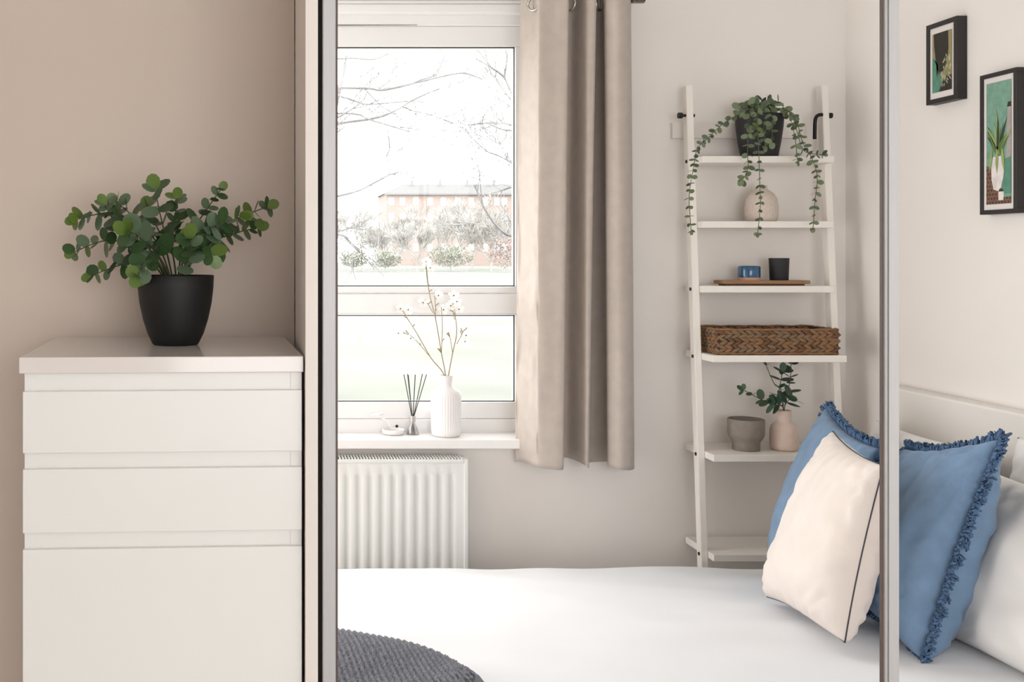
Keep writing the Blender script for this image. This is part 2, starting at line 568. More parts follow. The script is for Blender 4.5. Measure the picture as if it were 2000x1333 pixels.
def frame_mat(o, y, zhint, s, sx=1.0):
    y = y.normalized()
    x = y.cross(zhint)
    if x.length < 1e-4:
        x = y.cross(V((0.3, 0.5, 0.8)))
    x.normalize()
    z = x.cross(y)
    m = Matrix((x * s * sx, y * s, z * s)).transposed().to_4x4()
    m.translation = o
    return m


def foliage(parent, path, n, s0, s1, meshes, rng, spread=1.0, start=0.15, tip=True, tipmesh=None, name='leaf', face=V((0, -1, 0.3)), facew=0.5):
    """opposite pairs of leaves along a stem path, bigger at the foot (s0) than at the tip (s1)"""
    L = len(path)
    ang = rng.uniform(0, PI)
    for i in range(n):
        t = start + (1 - start) * i / max(1, n - 1)
        f = t * (L - 1)
        k = min(int(f), L - 2)
        p = path[k].lerp(path[k + 1], f - k)
        tg = (path[k + 1] - path[k]).normalized()
        a = tg.cross(V((0.2, 0.9, 0.4))).normalized()
        b = tg.cross(a)
        s = s0 + (s1 - s0) * t
        for sgn in (0, PI):
            an = ang + sgn + rng.uniform(-.3, .3)
            d = (a * math.cos(an) + b * math.sin(an)) * spread + tg * rng.uniform(0.15, 0.7)
            zh = (tg + V((rng.uniform(-.5, .5), rng.uniform(-.5, .5), rng.uniform(-.2, .6))) + face * facew)
            me = meshes[rng.randrange(len(meshes))] if not (tipmesh and t > 0.8) else tipmesh[rng.randrange(len(tipmesh))]
            inst(name, me, parent, frame_mat(p, d, zh, s * rng.uniform(0.8, 1.18), rng.uniform(0.85, 1.05)))
        ang += PI / 2 + rng.uniform(-.3, .3)
    if tip:
        me = (tipmesh or meshes)[0]
        d = (path[-1] - path[-2]).normalized()
        inst(name, me, parent, frame_mat(path[-1], d, V((rng.uniform(-.5, .5), -1, .5)), s1))


# potted plant on the chest
rng = random.Random(11)
pc = V((P(343, 0, 1.60).x, 1.60, ZT))
pl = thing('potted_plant', 'bushy green eucalyptus in a black pot on the white chest', 'plant', pc)
bm = bmesh.new()
prof = [(0.0, 0.0), (0.034, 0.0), (0.0362, 0.002), (0.044, 0.018), (0.0510, 0.040), (0.0565, 0.066), (0.0592, 0.090), (0.0600, 0.1075),
        (0.0590, 0.1085), (0.0572, 0.107), (0.0560, 0.088), (0.0, 0.086)]
lathe(bm, prof, pc, 56)
obj('pot', bm, M['pot_black'], pl, smooth=True, auto=50)
bm = bmesh.new()
lathe(bm, [(0.0, 0.092), (0.03, 0.094), (0.0555, 0.091)], pc, 24)
obj('soil', bm, M['soil'], pl, smooth=True)
lA = leaf_mesh('leaf_dark', M['leafA'], 1, 0.92)
lB = leaf_mesh('leaf_grey', M['leafB'], 1, 0.95)
lC = leaf_mesh('leaf_bright', M['leafC'], 1, 0.9)
lA2 = leaf_mesh('leaf_dark_long', M['leafA'], 1, 0.6, cup=0.1)
lB2 = leaf_mesh('leaf_grey_long', M['leafB'], 1, 0.58, cup=0.1)
br = [  # image course of each stem, with depth offsets toward (-) or away from (+) the viewer
    ([(345, 560), (338, 500), (318, 440), (303, 372)], [0, 0, .0, .0], 6, .031, .024),
    ([(338, 560), (310, 480), (262, 425), (228, 395)], [0, .01, .02, .02], 6, .028, .017),
    ([(336, 560), (290, 470), (215, 420), (152, 428)], [0, -.02, -.03, -.03], 8, .029, .019),
    ([(334, 560), (285, 490), (210, 470), (146, 492)], [0, 0, .01, .02], 8, .028, .017),
    ([(332, 560), (290, 510), (235, 518), (180, 538)], [0, .02, .03, .03], 7, .027, .017),
    ([(336, 560), (300, 500), (282, 515), (270, 538)], [0, -.03, -.05, -.06], 5, .027, .020),
    ([(350, 560), (365, 470), (400, 415), (430, 372)], [0, .02, .03, .03], 7, .027, .015),
    ([(352, 560), (380, 470), (445, 435), (522, 404)], [0, -.01, -.01, 0], 10, .030, .018),
    ([(352, 560), (385, 490), (440, 462), (502, 445)], [0, .01, .02, .02], 8, .028, .018),
    ([(346, 560), (352, 490), (343, 430), (346, 388)], [0, .02, .02, .01], 6, .028, .017),
    ([(352, 560), (362, 520), (372, 492), (372, 466)], [0, -.03, -.05, -.06], 4, .029, .023),
    ([(340, 560), (310, 500), (270, 462), (250, 452)], [0, -.03, -.06, -.07], 6, .030, .024),
    ([(346, 560), (378, 500), (402, 480), (415, 500)], [0, -.02, -.03, -.03], 5, .029, .020),
    ([(340, 560), (322, 480), (300, 430), (290, 405)], [0, .03, .04, .05], 5, .029, .020),
    ([(336, 560), (270, 455), (230, 440), (205, 400)], [0, -.01, .0, .0], 7, .028, .017),
    ([(352, 560), (400, 460), (425, 440), (470, 425)], [0, -.03, -.04, -.03], 7, .029, .019),
]
for pts, dd, n, s0, s1 in br:
    path = catmull([P(x, y, 1.60 + q) for (x, y), q in zip(pts, dd)], 6)
    bm = bmesh.new()
    tube(bm, path, [0.0016 - 0.0008 * i / (len(path) - 1) for i in range(len(path))], 5)
    obj('stem', bm, M['stem'], pl, smooth=True)
    foliage(pl, path, n + 1, s0 * 1.24, s1 * 1.12, [lA, lB, lA, lB, lA, lB2, lB], rng, tipmesh=[lC, lA, lB], start=0.34, facew=1.1)

# ------------------------------------------------------------------ curtain and rod
YC = 3.20
zr = wz(-9, YC)
rod = thing('curtain_rod', 'satin metal curtain rod above the window', 'curtain rod', (0.4, YC, zr))
bm = bmesh.new()
tube(bm, [(-0.5, YC, zr), (P(1236, 0, YC).x, YC, zr)], 0.0105, 16)
obj('rod', bm, M['chrome'], rod, smooth=True, auto=40)
bm = bmesh.new()
xe = P(1236, 0, YC).x
prof = [(0, 0)]
for i in range(9):
    prof += [(0.0125, 0.0005 + i * .0042), (0.0150, 0.0015 + i * .0042), (0.0150, 0.003 + i * .0042), (0.0125, 0.004 + i * .0042)]
prof += [(0, 0.038)]
lathe(bm, [(r * 1.65, z) for r, z in prof], (0, 0, 0), 20)
bm.transform(Matrix.Translation((xe - .002, YC, zr)) @ Matrix.Rotation(PI / 2, 4, 'Y'))
obj('finial', bm, M['chrome'], rod)
bm = bmesh.new()
tube(bm, [(P(1246, 0, YC).x - 0.03, YC, zr), (P(1246, 0, YC).x - 0.03, YW, zr)], 0.006, 10)
obj('bracket', bm, M['chrome'], rod, smooth=True, auto=40)

cur = thing('curtain', 'taupe linen curtain hanging in deep folds right of the window', 'curtain', (P(1120, 0, YC).x, YC, wz(912, YC)))
topc = [(1017, 3.255), (1026, 3.238), (1044, 3.180), (1051, 3.150), (1056, 3.143), (1085, 3.148), (1105, 3.144), (1111, 3.150), (1111, 3.185), (1106, 3.262), (1118, 3.268), (1134, 3.215),
        (1146, 3.170), (1158, 3.162), (1165, 3.168), (1165, 3.200), (1158, 3.272), (1170, 3.284), (1183, 3.274), (1179, 3.205), (1184, 3.175), (1204, 3.150), (1224, 3.165), (1232, 3.205), (1229, 3.26)]
botc = [(1006, 3.268), (1013, 3.250), (1030, 3.195), (1046, 3.150), (1056, 3.138), (1078, 3.134), (1094, 3.134), (1100, 3.145), (1100, 3.190), (1093, 3.265), (1107, 3.272), (1128, 3.210),
        (1142, 3.160), (1147, 3.155), (1150, 3.165), (1150, 3.200), (1146, 3.272), (1168, 3.286), (1190, 3.274), (1186, 3.205), (1191, 3.170), (1210, 3.143), (1230, 3.152), (1239, 3.200), (1236, 3.26)]
tp = catmull([V(((x - CX) * d / F, d, 0)) for x, d in topc], 5)
bp_ = catmull([V(((x - CX) * d / F, d, 0)) for x, d in botc], 5)
bm = bmesh.new()
NZ = 90
ztop, zbot = zr + .035, wz(911, 3.19)
creases = [wz(y, 3.18) for y in (232, 348, 398, 520, 585, 740, 800)]
grid = []
for j in range(NZ + 1):
    t = j / NZ
    row = []
    for i in range(len(tp)):
        s = i / (len(tp) - 1)
        q = tp[i].lerp(bp_[i], t ** 0.9)
        z = ztop + (zbot - ztop) * t
        if t > 0.9:
            z += (0.006 * math.sin(s * 17) - 0.006 * math.cos(s * 6 + 1)) * (t - 0.9) * 10
        off = 0.004 * noise.noise(V((s * 6, z * 3.0, 3.1))) + 0.0018 * noise.noise(V((s * 25, z * 9.0, 7.7)))
        for zc in creases:
            off -= 0.0028 * math.exp(-((z - zc + 0.01 * noise.noise(V((s * 4, zc, 0)))) / 0.008) ** 2) * (0.5 + noise.noise(V((s * 5, zc * 7, 1))))
        if s < 0.14:
            off += 0.010 * noise.noise(V((s * 30, z * 12, 2.0))) * min(1, max(0, (t - .2) * 2))
        row.append(bm.verts.new((q.x + off * .4, q.y + off, z)))
    grid.append(row)
for j in range(NZ):
    for i in range(len(tp) - 1):
        bm.faces.new((grid[j][i], grid[j][i + 1], grid[j + 1][i + 1], grid[j + 1][i]))
c = obj('fabric', bm, M['linen'], cur, smooth=True)
md = c.modifiers.new('thickness', 'SOLIDIFY')
md.thickness = 0.0012
# hem band stitched along the bottom
bm = bmesh.new()
hz = zbot + .048
for i in range(0, len(tp) - 1):
    a = tp[i].lerp(bp_[i], 0.97)
    b = tp[i + 1].lerp(bp_[i + 1], 0.97)
    va = [bm.verts.new((a.x, a.y - .0012, hz)), bm.verts.new((b.x, b.y - .0012, hz)), bm.verts.new((b.x, b.y - .0012, hz + .0012)), bm.verts.new((a.x, a.y - .0012, hz + .0012))]
    bm.faces.new(va)
obj('hem_stitching', bm, M['linen'], cur)
for px, ang, ye in ((1042, 0.75, 3.170), (1170, -0.75, 3.235), (1112, 0.7, 3.20), (1215, -0.6, 3.20)):
    bm = bmesh.new()
    R, r = 0.0200, 0.0042
    c0 = V((P(px, 0, ye).x, ye, wz(8, ye)))
    n = 28
    rings = []
    for k in range(n):
        a = 2 * PI * k / n
        rings.append(V((0, R * math.cos(a), R * math.sin(a))))
    pts = rings + [rings[0]]
    tube(bm, pts, r, 8, cap=False)
    bm.transform(Matrix.Translation(c0) @ Matrix.Rotation(ang, 4, 'Z'))
    obj('eyelet', bm, M['chrome'], cur, smooth=True)

# ------------------------------------------------------------------ radiator
rx1 = P(912, 0, 3.22).x
ry = 3.195
rz1, rz0 = wz(899, ry), 0.12
rad = thing('radiator', 'white ribbed panel radiator under the window sill', 'radiator', (rx1 - .5, ry + .04, rz0))
rx0 = rx1 - 1.05
bm = bmesh.new()
pitch = 22.7 * ry / F
prof = [(rx1 - .014, 0.0)]
x = rx1 - 0.034
fl = []
while x > rx0 + .05:
    fl.append(x)
    x -= pitch
for xc_ in fl:
    h = pitch
    for dx, dy in ((-.02, .0), (-.26, .0), (-.34, .0042), (-.62, .0042), (-.70, 0), (-.98, 0)):
        prof.append((xc_ + dx * h, dy))
prof.append((rx0 + .014, 0.0))
za, zb = rz0 + .05, rz1 - .042
levels = [(rz0 + .004, 0), (za, 0), (za + .012, 1), (zb - .012, 1), (zb, 0), (rz1 - .008, 0)]
rows = []
for z, k in levels:
    rows.append([bm.verts.new((px_, ry + .004 + dy * k, z)) for px_, dy in prof])
for j in range(len(rows) - 1):
    for i in range(len(prof) - 1):
        bm.faces.new((rows[j][i], rows[j][i + 1], rows[j + 1][i + 1], rows[j + 1][i]))
obj('front_panel', bm, M['rad'], rad, smooth=True, auto=50)
bm = bmesh.new()
box(bm, rx1 - .014, rx1, ry, ry + .075, rz0, rz1, 0.003)
obj('end_cover', bm, M['rad'], rad)
bm = bmesh.new()
box(bm, rx0, rx0 + .014, ry, ry + .075, rz0, rz1, 0.003)
obj('end_cover', bm, M['rad'], rad)
bm = bmesh.new()
box(bm, rx0 + .014, rx1 - .014, ry, ry + .006, rz1 - .010, rz1 + .001, 0.002)
box(bm, rx0 + .014, rx1 - .014, ry + .069, ry + .075, rz1 - .010, rz1 + .001, 0.002)
x = rx0 + .02
while x < rx1 - .02:
    box(bm, x, x + .005, ry + .006, ry + .069, rz1 - .004, rz1 + .004)
    x += .0095
obj('top_grille', bm, M['rad'], rad)
obj('rear_panel', BX(rx0 + .014, rx1 - .014, ry + .050, ry + .066, rz0 + .01, rz1 - .02), M['rad_gap'], rad)
for xx in (rx0 + .12, rx1 - .12):
    obj('wall_bracket', BX(xx, xx + .03, ry + .05, YW - .001, rz0 + .08, rz1 - .1), M['rad'], rad)

# ------------------------------------------------------------------ things on the sill
vc = P(871, 0, 3.32)
vc.z = ZS
vs_ = 3.32 / F
vase = thing('ribbed_vase', 'white ribbed ceramic bottle vase on the window sill', 'vase', vc)
prof = [(0, 0), (24, 0), (27, 2), (28.5, 8), (29, 30), (29.5, 60), (29.6, 78), (28.2, 85), (20, 92), (13, 97), (11.5, 101), (12.5, 109), (14, 117),
        (13, 118), (11.5, 116), (9.5, 104), (9.5, 98), (18, 86), (18, 60), (0, 58)]
prof2 = []
for (r0, z0), (r1, z1) in zip(prof[:-1], prof[1:]):
    n = 3 if abs(z1 - z0) > 15 else 1
    for k in range(n):
        t = k / n
        prof2.append(((r0 + (r1 - r0) * t) * vs_, (z0 + (z1 - z0) * t) * vs_))
prof2.append((0, 58 * vs_))
bm = bmesh.new()
lathe(bm, prof2, vc, 216, flute=36, famp=0.0012, fz=(5 * vs_, 84 * vs_))
obj('vase_body', bm, M['white_cer'], vase, smooth=True, auto=60)

# blossom sprigs
rng = random.Random(5)


def petal_flower(parent, c, s, nrm, rng):
    bm = bmesh.new()
    n = nrm.normalized()
    a = n.cross(V((0.3, 0.2, 0.9))).normalized()
    b = n.cross(a)
    for k in range(5):
        an = 2 * PI * k / 5 + rng.uniform(-.15, .15)
        d = a * math.cos(an) + b * math.sin(an)
        e = n.cross(d)
        pts = []
        for (u, vv, h) in ((0, 0, 0), (.45, .32, .10), (.85, .34, .25), (1.0, 0, .33), (.85, -.34, .25), (.45, -.32, .10)):
            pts.append(bm.verts.new(c + (d * u + e * vv + n * h) * s))
        m0 = bm.verts.new(c + (d * .6 + n * .05) * s)
        for i in range(6):
            bm.faces.new((m0, pts[i], pts[(i + 1) % 6]))
    return obj('flower', bm, M['petal'], parent, smooth=True)


sprigs = [
    ('left-leaning white blossom sprig in the ribbed vase', [(868, 735), (842, 700), (812, 648), (795, 622)],
     [([(842, 700), (815, 668), (800, 655), (784, 650)], [(778, 652), (802, 662)]), ([(812, 648), (803, 634), (790, 612)], [(782, 604), (797, 606)])], 2),
    ('tallest upright white blossom sprig in the ribbed vase', [(870, 735), (862, 690), (851, 625), (838, 570), (833, 520)],
     [([(851, 625), (850, 590), (848, 578)], [(856, 578)]), ([(846, 612), (836, 594), (830, 585)], [(826, 592)]), ([(862, 690), (864, 640), (862, 600)], [(866, 606)]), ([(838, 570), (834, 545), (832, 515)], [(832, 512), (840, 524)])], 2),
    ('right-leaning white blossom sprig in the ribbed vase', [(876, 735), (884, 690), (892, 650), (888, 610), (886, 590)],
     [([(892, 672), (900, 658), (906, 645)], [(910, 656), (908, 668)]), ([(884, 690), (880, 665), (878, 655)], [(876, 652)]), ([(888, 625), (884, 605), (882, 600)], [(880, 598), (892, 590), (896, 605), (886, 578)])], 2),
]
for lab, main, subs, k in sprigs:
    base = vc + V((0, 0, 60 * vs_))
    sp = thing('blossom_sprig', lab, 'flowers', base, 'blossom sprigs in the ribbed vase')
    bm = bmesh.new()
    dz = rng.uniform(-.02, .02)
    path = catmull([base] + [P(x, y, 3.32 + dz * i / 4) for i, (x, y) in enumerate(main)], 5)
    tube(bm, path, [0.0021 - .001 * i / len(path) for i in range(len(path))], 5)
    for pts, fl_ in subs:
        sub = catmull([P(x, y, 3.32 + dz + rng.uniform(-.008, .008)) for x, y in pts], 4)
        tube(bm, sub, 0.0012, 4)
        for q in range(3):
            p0 = sub[rng.randrange(len(sub))]
            tube(bm, [p0, p0 + V((rng.uniform(-.014, .014), rng.uniform(-.01, .01), rng.uniform(.004, .016)))], [0.0011, 0.0022], 4)
    obj('stem', bm, M['twig'], sp, smooth=True)
    for pts, fl_ in subs:
        for fx, fy in fl_:
            c0 = P(fx, fy, 3.32 + dz + rng.uniform(-.01, .01))
            f = petal_flower(sp, c0, 0.0185, V((rng.uniform(-.7, .7), -1, rng.uniform(-.2, .8))), rng)
            bm = bmesh.new()
            bmesh.ops.create_icosphere(bm, subdivisions=1, radius=0.0028, matrix=Matrix.Translation(c0 + V((0, -.002, 0.001))))
            obj('flower_centre', bm, M['bud'], f)

# reed diffuser
dc = P(806, 0, 3.345)
dc.z = ZS
rd = thing('reed_diffuser', 'small clear glass reed diffuser with dark reeds on the sill', 'diffuser', dc)
u = 3.345 / F
bm = bmesh.new()
prof = [(0, 0), (12, 0), (12.5, 1), (9.5, 12), (5.5, 20), (4.6, 24), (4.8, 36), (4.0, 36), (3.8, 24), (4.8, 19), (8.5, 11), (11, 2.5), (0, 2.5)]
lathe(bm, [(r * u, z * u) for r, z in prof], dc, 24)
obj('bottle', bm, M['clear'], rd, smooth=True, auto=40)
bm = bmesh.new()
lathe(bm, [(4.9 * u, 24 * u), (5.6 * u, 24.5 * u), (5.6 * u, 36 * u), (4.9 * u, 36.4 * u)], dc, 20)
obj('collar', bm, M['chrome'], rd, smooth=True, auto=40)
for tx, ty, dy in ((789, 732, 0.0), (796, 731, .01), (797.5, 733, -.01), (811, 732, .012), (825, 731, 0.004), (833, 732, -.006)):
    bm = bmesh.new()
    tube(bm, [dc + V(((806 - tx) * u * .25, -dy * .2, 3 * u)), P(tx, ty, 3.345 + dy)], 0.0015, 6)
    obj('reed', bm, M['reed'], rd)

# small white holder with a ring on the sill
hc = P(768, 0, 3.345)
hc.z = ZS
hold = thing('trinket_dish', 'small white dish with a round hooked handle on the sill', 'dish', hc)
bm = bmesh.new()
lathe(bm, [(0, 0), (17 * u, 0), (21 * u, 3 * u), (22 * u, 10 * u), (20.5 * u, 10 * u), (19 * u, 4 * u), (0, 3 * u)], hc, 32)
obj('dish', bm, M['white_cer'], hold, smooth=True, auto=50)
bm = bmesh.new()
tube(bm, catmull([P(764, 838, 3.345), P(757, 824, 3.345), P(745, 816, 3.345), P(737, 808, 3.345)], 5), 0.0028, 8)
obj('arm', bm, M['white_cer'], hold, smooth=True)
bm = bmesh.new()
rp_ = [hc + V(((737 - 768) * u + 12 * u * math.cos(a), 6 * u * math.sin(a), 39 * u + 2 * u * math.cos(a))) for a in [2 * PI * k / 20 for k in range(21)]]
tube(bm, rp_, 0.0024, 6, cap=False)
obj('ring', bm, M['white_cer'], hold, smooth=True)
bm = bmesh.new()
bmesh.ops.create_icosphere(bm, subdivisions=2, radius=0.0052, matrix=Matrix.Translation(P(775, 833, 3.33)))
obj('bead', bm, M['screw'], hold, smooth=True)

# ------------------------------------------------------------------ ladder shelf
SX0, SX1 = 1.378, 1.783
lad = thing('ladder_shelf', 'white leaning ladder shelf beside the curtain, with six shelves', 'shelf', (1.58, 3.15, 0))


def rail_y(z):   # front face of the leaning rails
    return 3.085 + (3.23 - 3.085) * z / 1.908


def rail(x0, x1):
    bm = bmesh.new()
    pts = []
    for z in (0.0, 1.908):
        y = rail_y(z)
        for xx, yy in ((x0, y), (x1, y), (x1, y + .032), (x0, y + .032)):
            pts.append(bm.verts.new((xx, yy, z)))
    for q in ((0, 1, 5, 4), (1, 2, 6, 5), (2, 3, 7, 6), (3, 0, 4, 7), (0, 3, 2, 1), (4, 5, 6, 7)):
        bm.faces.new([pts[i] for i in q])
    bmesh.ops.bevel(bm, geom=list(bm.edges), offset=0.0015, segments=2, affect='EDGES')
    return bm


obj('rail', rail(SX0 - .0215, SX0 - .0005), M['ladder'], lad)
obj('rail', rail(SX1 + .0005, SX1 + .0215), M['ladder'], lad)
shelves = [(1.678, 3.157), (1.477, 3.160), (1.277, 3.157), (1.069, 3.090), (0.770, 3.083), (0.469, 3.083), (0.17, 3.02)]
for zt, yf in shelves:
    bm = BX(SX0, SX1, yf, 3.285, zt - .0205, zt, 0.0012)
    s = obj('shelf', bm, M['ladder'], lad)
    for xs in (SX0 - .0215,):
        bm = bmesh.new()
        yy = rail_y(zt - .01) + .014
        tube(bm, [(xs + .001, yy, zt - .011), (xs - .0025, yy, zt - .011)], 0.0055, 12)
        obj('screw', bm, M['screw'], s)
# batten on the wall and black fixing knobs
obj('batten', BX(P(1313, 0, 3.285).x, SX1 - .02, 3.283, 3.2995, wz(270, 3.285), wz(240, 3.285), 0.001), M['bar'], lad)
zk = wz(224, 3.21)
for x0, x1, r in ((SX0 - .0215 - .022, SX0 - .0215, .0045), (SX0 - .0215 - .024, SX0 - .0215 - .012, .0095), (SX0 - .0005, SX0 + .006, .005),
                  (SX1 + .0215, SX1 + .026, .0042), (SX1 + .024, SX1 + .034, .0088)):
    bm = bmesh.new()
    tube(bm, [(x0, 3.232, zk), (x1, 3.232, zk)], r, 14)
    obj('knob', bm, M['screw'], lad, smooth=True, auto=40)
bm = bmesh.new()
xk = SX1 - .006
pts = catmull([(SX1 + .0005, 3.225, zk + .002), (xk - .008, 3.225, zk - .001), (xk - .016, 3.225, zk - .018), (xk - .0175, 3.225, zk - .075)], 5)
tube(bm, pts, 0.0055, 10)
obj('hook_bracket', bm, M['screw'], lad, smooth=True)

# ------------------------------------------------------------------ trailing plant
rng = random.Random(23)
tc_ = V((P(1483, 0, 3.215).x, 3.215, 1.678))
k = 3.205 / F
tpn = thing('trailing_plant', 'trailing eucalyptus in a black tapered pot on the top shelf', 'plant', tc_)
bm = bmesh.new()
prof = [(0, 0), (35.5, 0), (36.5, 1.5), (42, 30), (46, 58), (47.5, 76), (47, 83), (45.5, 83.5), (44, 74), (0, 72)]
lathe(bm, [(r * k * .92, z * k) for r, z in prof], tc_, 48)
obj('pot', bm, M['pot_black2'], tpn, smooth=True, auto=50)
lD = leaf_mesh('leaf_olive', M['leafD'], 1, 0.85)
lE = leaf_mesh('leaf_deep_olive', M['leafE'], 1, 0.7)
lD2 = leaf_mesh('leaf_yellow_olive', M['leafC'], 1, 0.8)
strands = [
    ([(1470, 232), (1448, 222), (1415, 240), (1385, 268), (1362, 292), (1354, 330), (1346, 385), (1350, 450)], 3.10, 24, .0150, .0125),
    ([(1480, 225), (1480, 205), (1480, 240), (1482, 300), (1484, 360), (1485, 400), (1480, 455)], 3.10, 18, .0145, .0120),
    ([(1474, 225), (1468, 210), (1462, 255), (1460, 300), (1461, 330), (1450, 352)], 3.11, 10, .018, .017),
    ([(1515, 228), (1535, 215), (1556, 240), (1568, 280), (1585, 308), (1596, 345), (1592, 390), (1588, 445)], 3.11, 23, .0165, .0130),
    ([(1512, 230), (1545, 220), (1558, 262), (1572, 296), (1606, 302)], 3.125, 8, .018, .014),
    ([(1518, 230), (1540, 226), (1552, 265), (1556, 300), (1558, 315)], 3.115, 6, .016, .013),
    ([(1500, 226), (1505, 215), (1508, 245), (1508, 278)], 3.13, 6, .018, .017),
    ([(1490, 226), (1492, 210), (1492, 245), (1494, 285)], 3.13, 6, .018, .016),
    ([(1476, 228), (1460, 208), (1446, 212)], 3.19, 4, .022, .020),
    ([(1482, 228), (1478, 205), (1470, 197)], 3.20, 4, .022, .020),
    ([(1490, 228), (1496, 206), (1502, 198)], 3.20, 4, .022, .020),
    ([(1498, 228), (1512, 208), (1520, 200)], 3.20, 4, .022, .018),
    ([(1486, 228), (1486, 210), (1488, 196)], 3.22, 4, .022, .020),
    ([(1478, 228), (1470, 215), (1462, 205)], 3.17, 4, .022, .020),
    ([(1500, 228), (1508, 214), (1512, 204)], 3.17, 4, .022, .020),
    ([(1486, 228), (1484, 214), (1486, 208)], 3.16, 4, .022, .020),
]
for pts, df, n, s0, s1 in strands:
    N_ = len(pts)
    wp = []
    for i, (x, y) in enumerate(pts):
        t = min(1, i / 2.0)
        d = 3.20 + (df - 3.20) * t
        wp.append(P(x, y, d))
    path = catmull(wp, 6)
    bm = bmesh.new()
    tube(bm, path, 0.0011, 4)
    obj('stem', bm, M['stemD'], tpn, smooth=True)
    foliage(tpn, path, n + (2 if N_ > 3 else 0), s0 * 1.3, s1 * 1.26, [lD, lE, lD, lE], rng, tip=N_ > 3, start=0.12, spread=1.0, facew=0.6, tipmesh=None)
for x, y in ((1470, 240), (1466, 262), (1478, 250)):
    inst('leaf', lD2, tpn, frame_mat(P(x, y, 3.115), V((rng.uniform(-1, 1), -.3, -.6)), V((0, -1, .4)), .02))

# ------------------------------------------------------------------ smaller things on the ladder
bvc = V((P(1487, 0, 3.215).x, 3.215, 1.477))
k = 3.19 / F
bm = bmesh.new()
prof = [(0, 0), (27, 0), (31, 3), (33.5, 12), (33.5, 30), (31, 45), (24, 56), (14, 62), (11.5, 65), (12, 71), (10, 71.5), (9, 66), (9, 62), (20, 50), (20, 20), (0, 18)]
lathe(bm, [(r * k * .91, z * k) for r, z in prof], bvc, 48)
t = obj('bud_vase', bm, M['stoneware'], None, smooth=True, base=bvc, auto=60)
tag(t, 'round speckled beige vase on the second shelf, behind the trailing strand', 'vase')

x0, x1 = P(1412, 0, 3.180).x, P(1582, 0, 3.180).x
tray = thing('serving_board', 'slim brown wooden board on the third shelf', 'tray', ((x0 + x1) / 2, 3.22, 1.277))
obj('foot', BX(x0 + .012, x1 - .014, 3.185, 3.236, 1.277, 1.2825), M['walnut_dark'], tray)
obj('board', BX(x0, x1, 3.177, 3.245, 1.2825, 1.2935, 0.0012), M['walnut'], tray)
ZB = 1.2935
cc = V((P(1463, 0, 3.212).x, 3.212, ZB))
k = 3.20 / F
cb = thing('blue_candle', 'glossy blue glazed candle bowl with bare clay foot on the board', 'candle', cc)
bm = bmesh.new()
lathe(bm, [(0, 0), (19.78 * k, 0), (20.24 * k, 1 * k), (20.24 * k, 5.4 * k)], cc, 40)
obj('clay_foot', bm, M['terracotta'], cb, smooth=True, auto=50)
bm = bmesh.new()
lathe(bm, [(20.24 * k, 5.4 * k), (20.52 * k, 6.5 * k), (20.42 * k, 25 * k), (19.32 * k, 27.6 * k), (17.94 * k, 28 * k), (17.02 * k, 26 * k), (16.84 * k, 20 * k)], cc, 40)
obj('glazed_bowl', bm, M['blue_glaze'], cb, smooth=True, auto=60)
bm = bmesh.new()
lathe(bm, [(0, 20.5 * k), (16.93 * k, 20 * k)], cc, 32)
obj('wax', bm, M['wax'], cb)
cc = V((P(1521.5, 0, 3.212).x, 3.212, ZB))
ck = thing('black_candle', 'matte black tumbler candle standing on the wooden board', 'candle', cc)
bm = bmesh.new()
lathe(bm, [(0, 0), (16.38 * k, 0), (16.84 * k, .6 * k), (18.40 * k, 43 * k), (17.85 * k, 43.4 * k), (17.11 * k, 42 * k), (16.19 * k, 28 * k)], cc, 40)
obj('tumbler', bm, M['pot_black2'], ck, smooth=True, auto=50)
bm = bmesh.new()
lathe(bm, [(0, 28.6 * k), (16.19 * k, 28 * k)], cc, 32)
obj('wax', bm, M['wax'], ck)

# woven basket
BXa, BXb, BYa, BYb = 1.398, 1.768, 3.098, 3.268
BZ0, BZ1 = 1.069, 1.069 + .080
bk = thing('woven_basket', 'low rectangular brown woven basket on the fourth shelf', 'basket', ((BXa + BXb) / 2, 3.18, BZ0))
bm = bmesh.new()
e = .010
box(bm, BXa + .004, BXb - .004, BYa + .004, BYb - .004, BZ0 + .001, BZ0 + .008)
for a in ((BXa + .004, BXb - .004, BYa + .004, BYa + e), (BXa + .004, BXb - .004, BYb - e, BYb - .004),
          (BXa + .004, BXa + e, BYa + e, BYb - e), (BXb - e, BXb - .004, BYa + e, BYb - e)):
    box(bm, a[0], a[1], a[2], a[3], BZ0 + .008, BZ1 - .003)
obj('core', bm, M['wick_in'], bk)


def strand_mesh(nm, m):
    bm = bmesh.new()
    n = 6
    prof = [(-.5, .0), (-.36, .62), (-.1, 1), (.2, .95), (.42, .5), (.5, 0)]
    rings = []
    for x, r in prof:
        if r == 0:
            rings.append([bm.verts.new((x, 0, 0))])
        else:
            rings.append([bm.verts.new((x, .5 * r * math.sin(2 * PI * k / n), .5 * r * math.cos(2 * PI * k / n))) for k in range(n)])
    for A, B in zip(rings[:-1], rings[1:]):
        for k in range(n):
            k2 = (k + 1) % n
            if len(A) == 1:
                bm.faces.new((A[0], B[k], B[k2]))
            elif len(B) == 1:
                bm.faces.new((A[k], B[0], A[k2]))
            else:
                bm.faces.new((A[k], B[k], B[k2], A[k2]))
    bmesh.ops.recalc_face_normals(bm, faces=bm.faces)
    me = bpy.data.meshes.new(nm)
    bm.to_mesh(me)
    bm.free()
    me.materials.append(m)
    me.polygons.foreach_set('use_smooth', [True] * len(me.polygons))
    return me


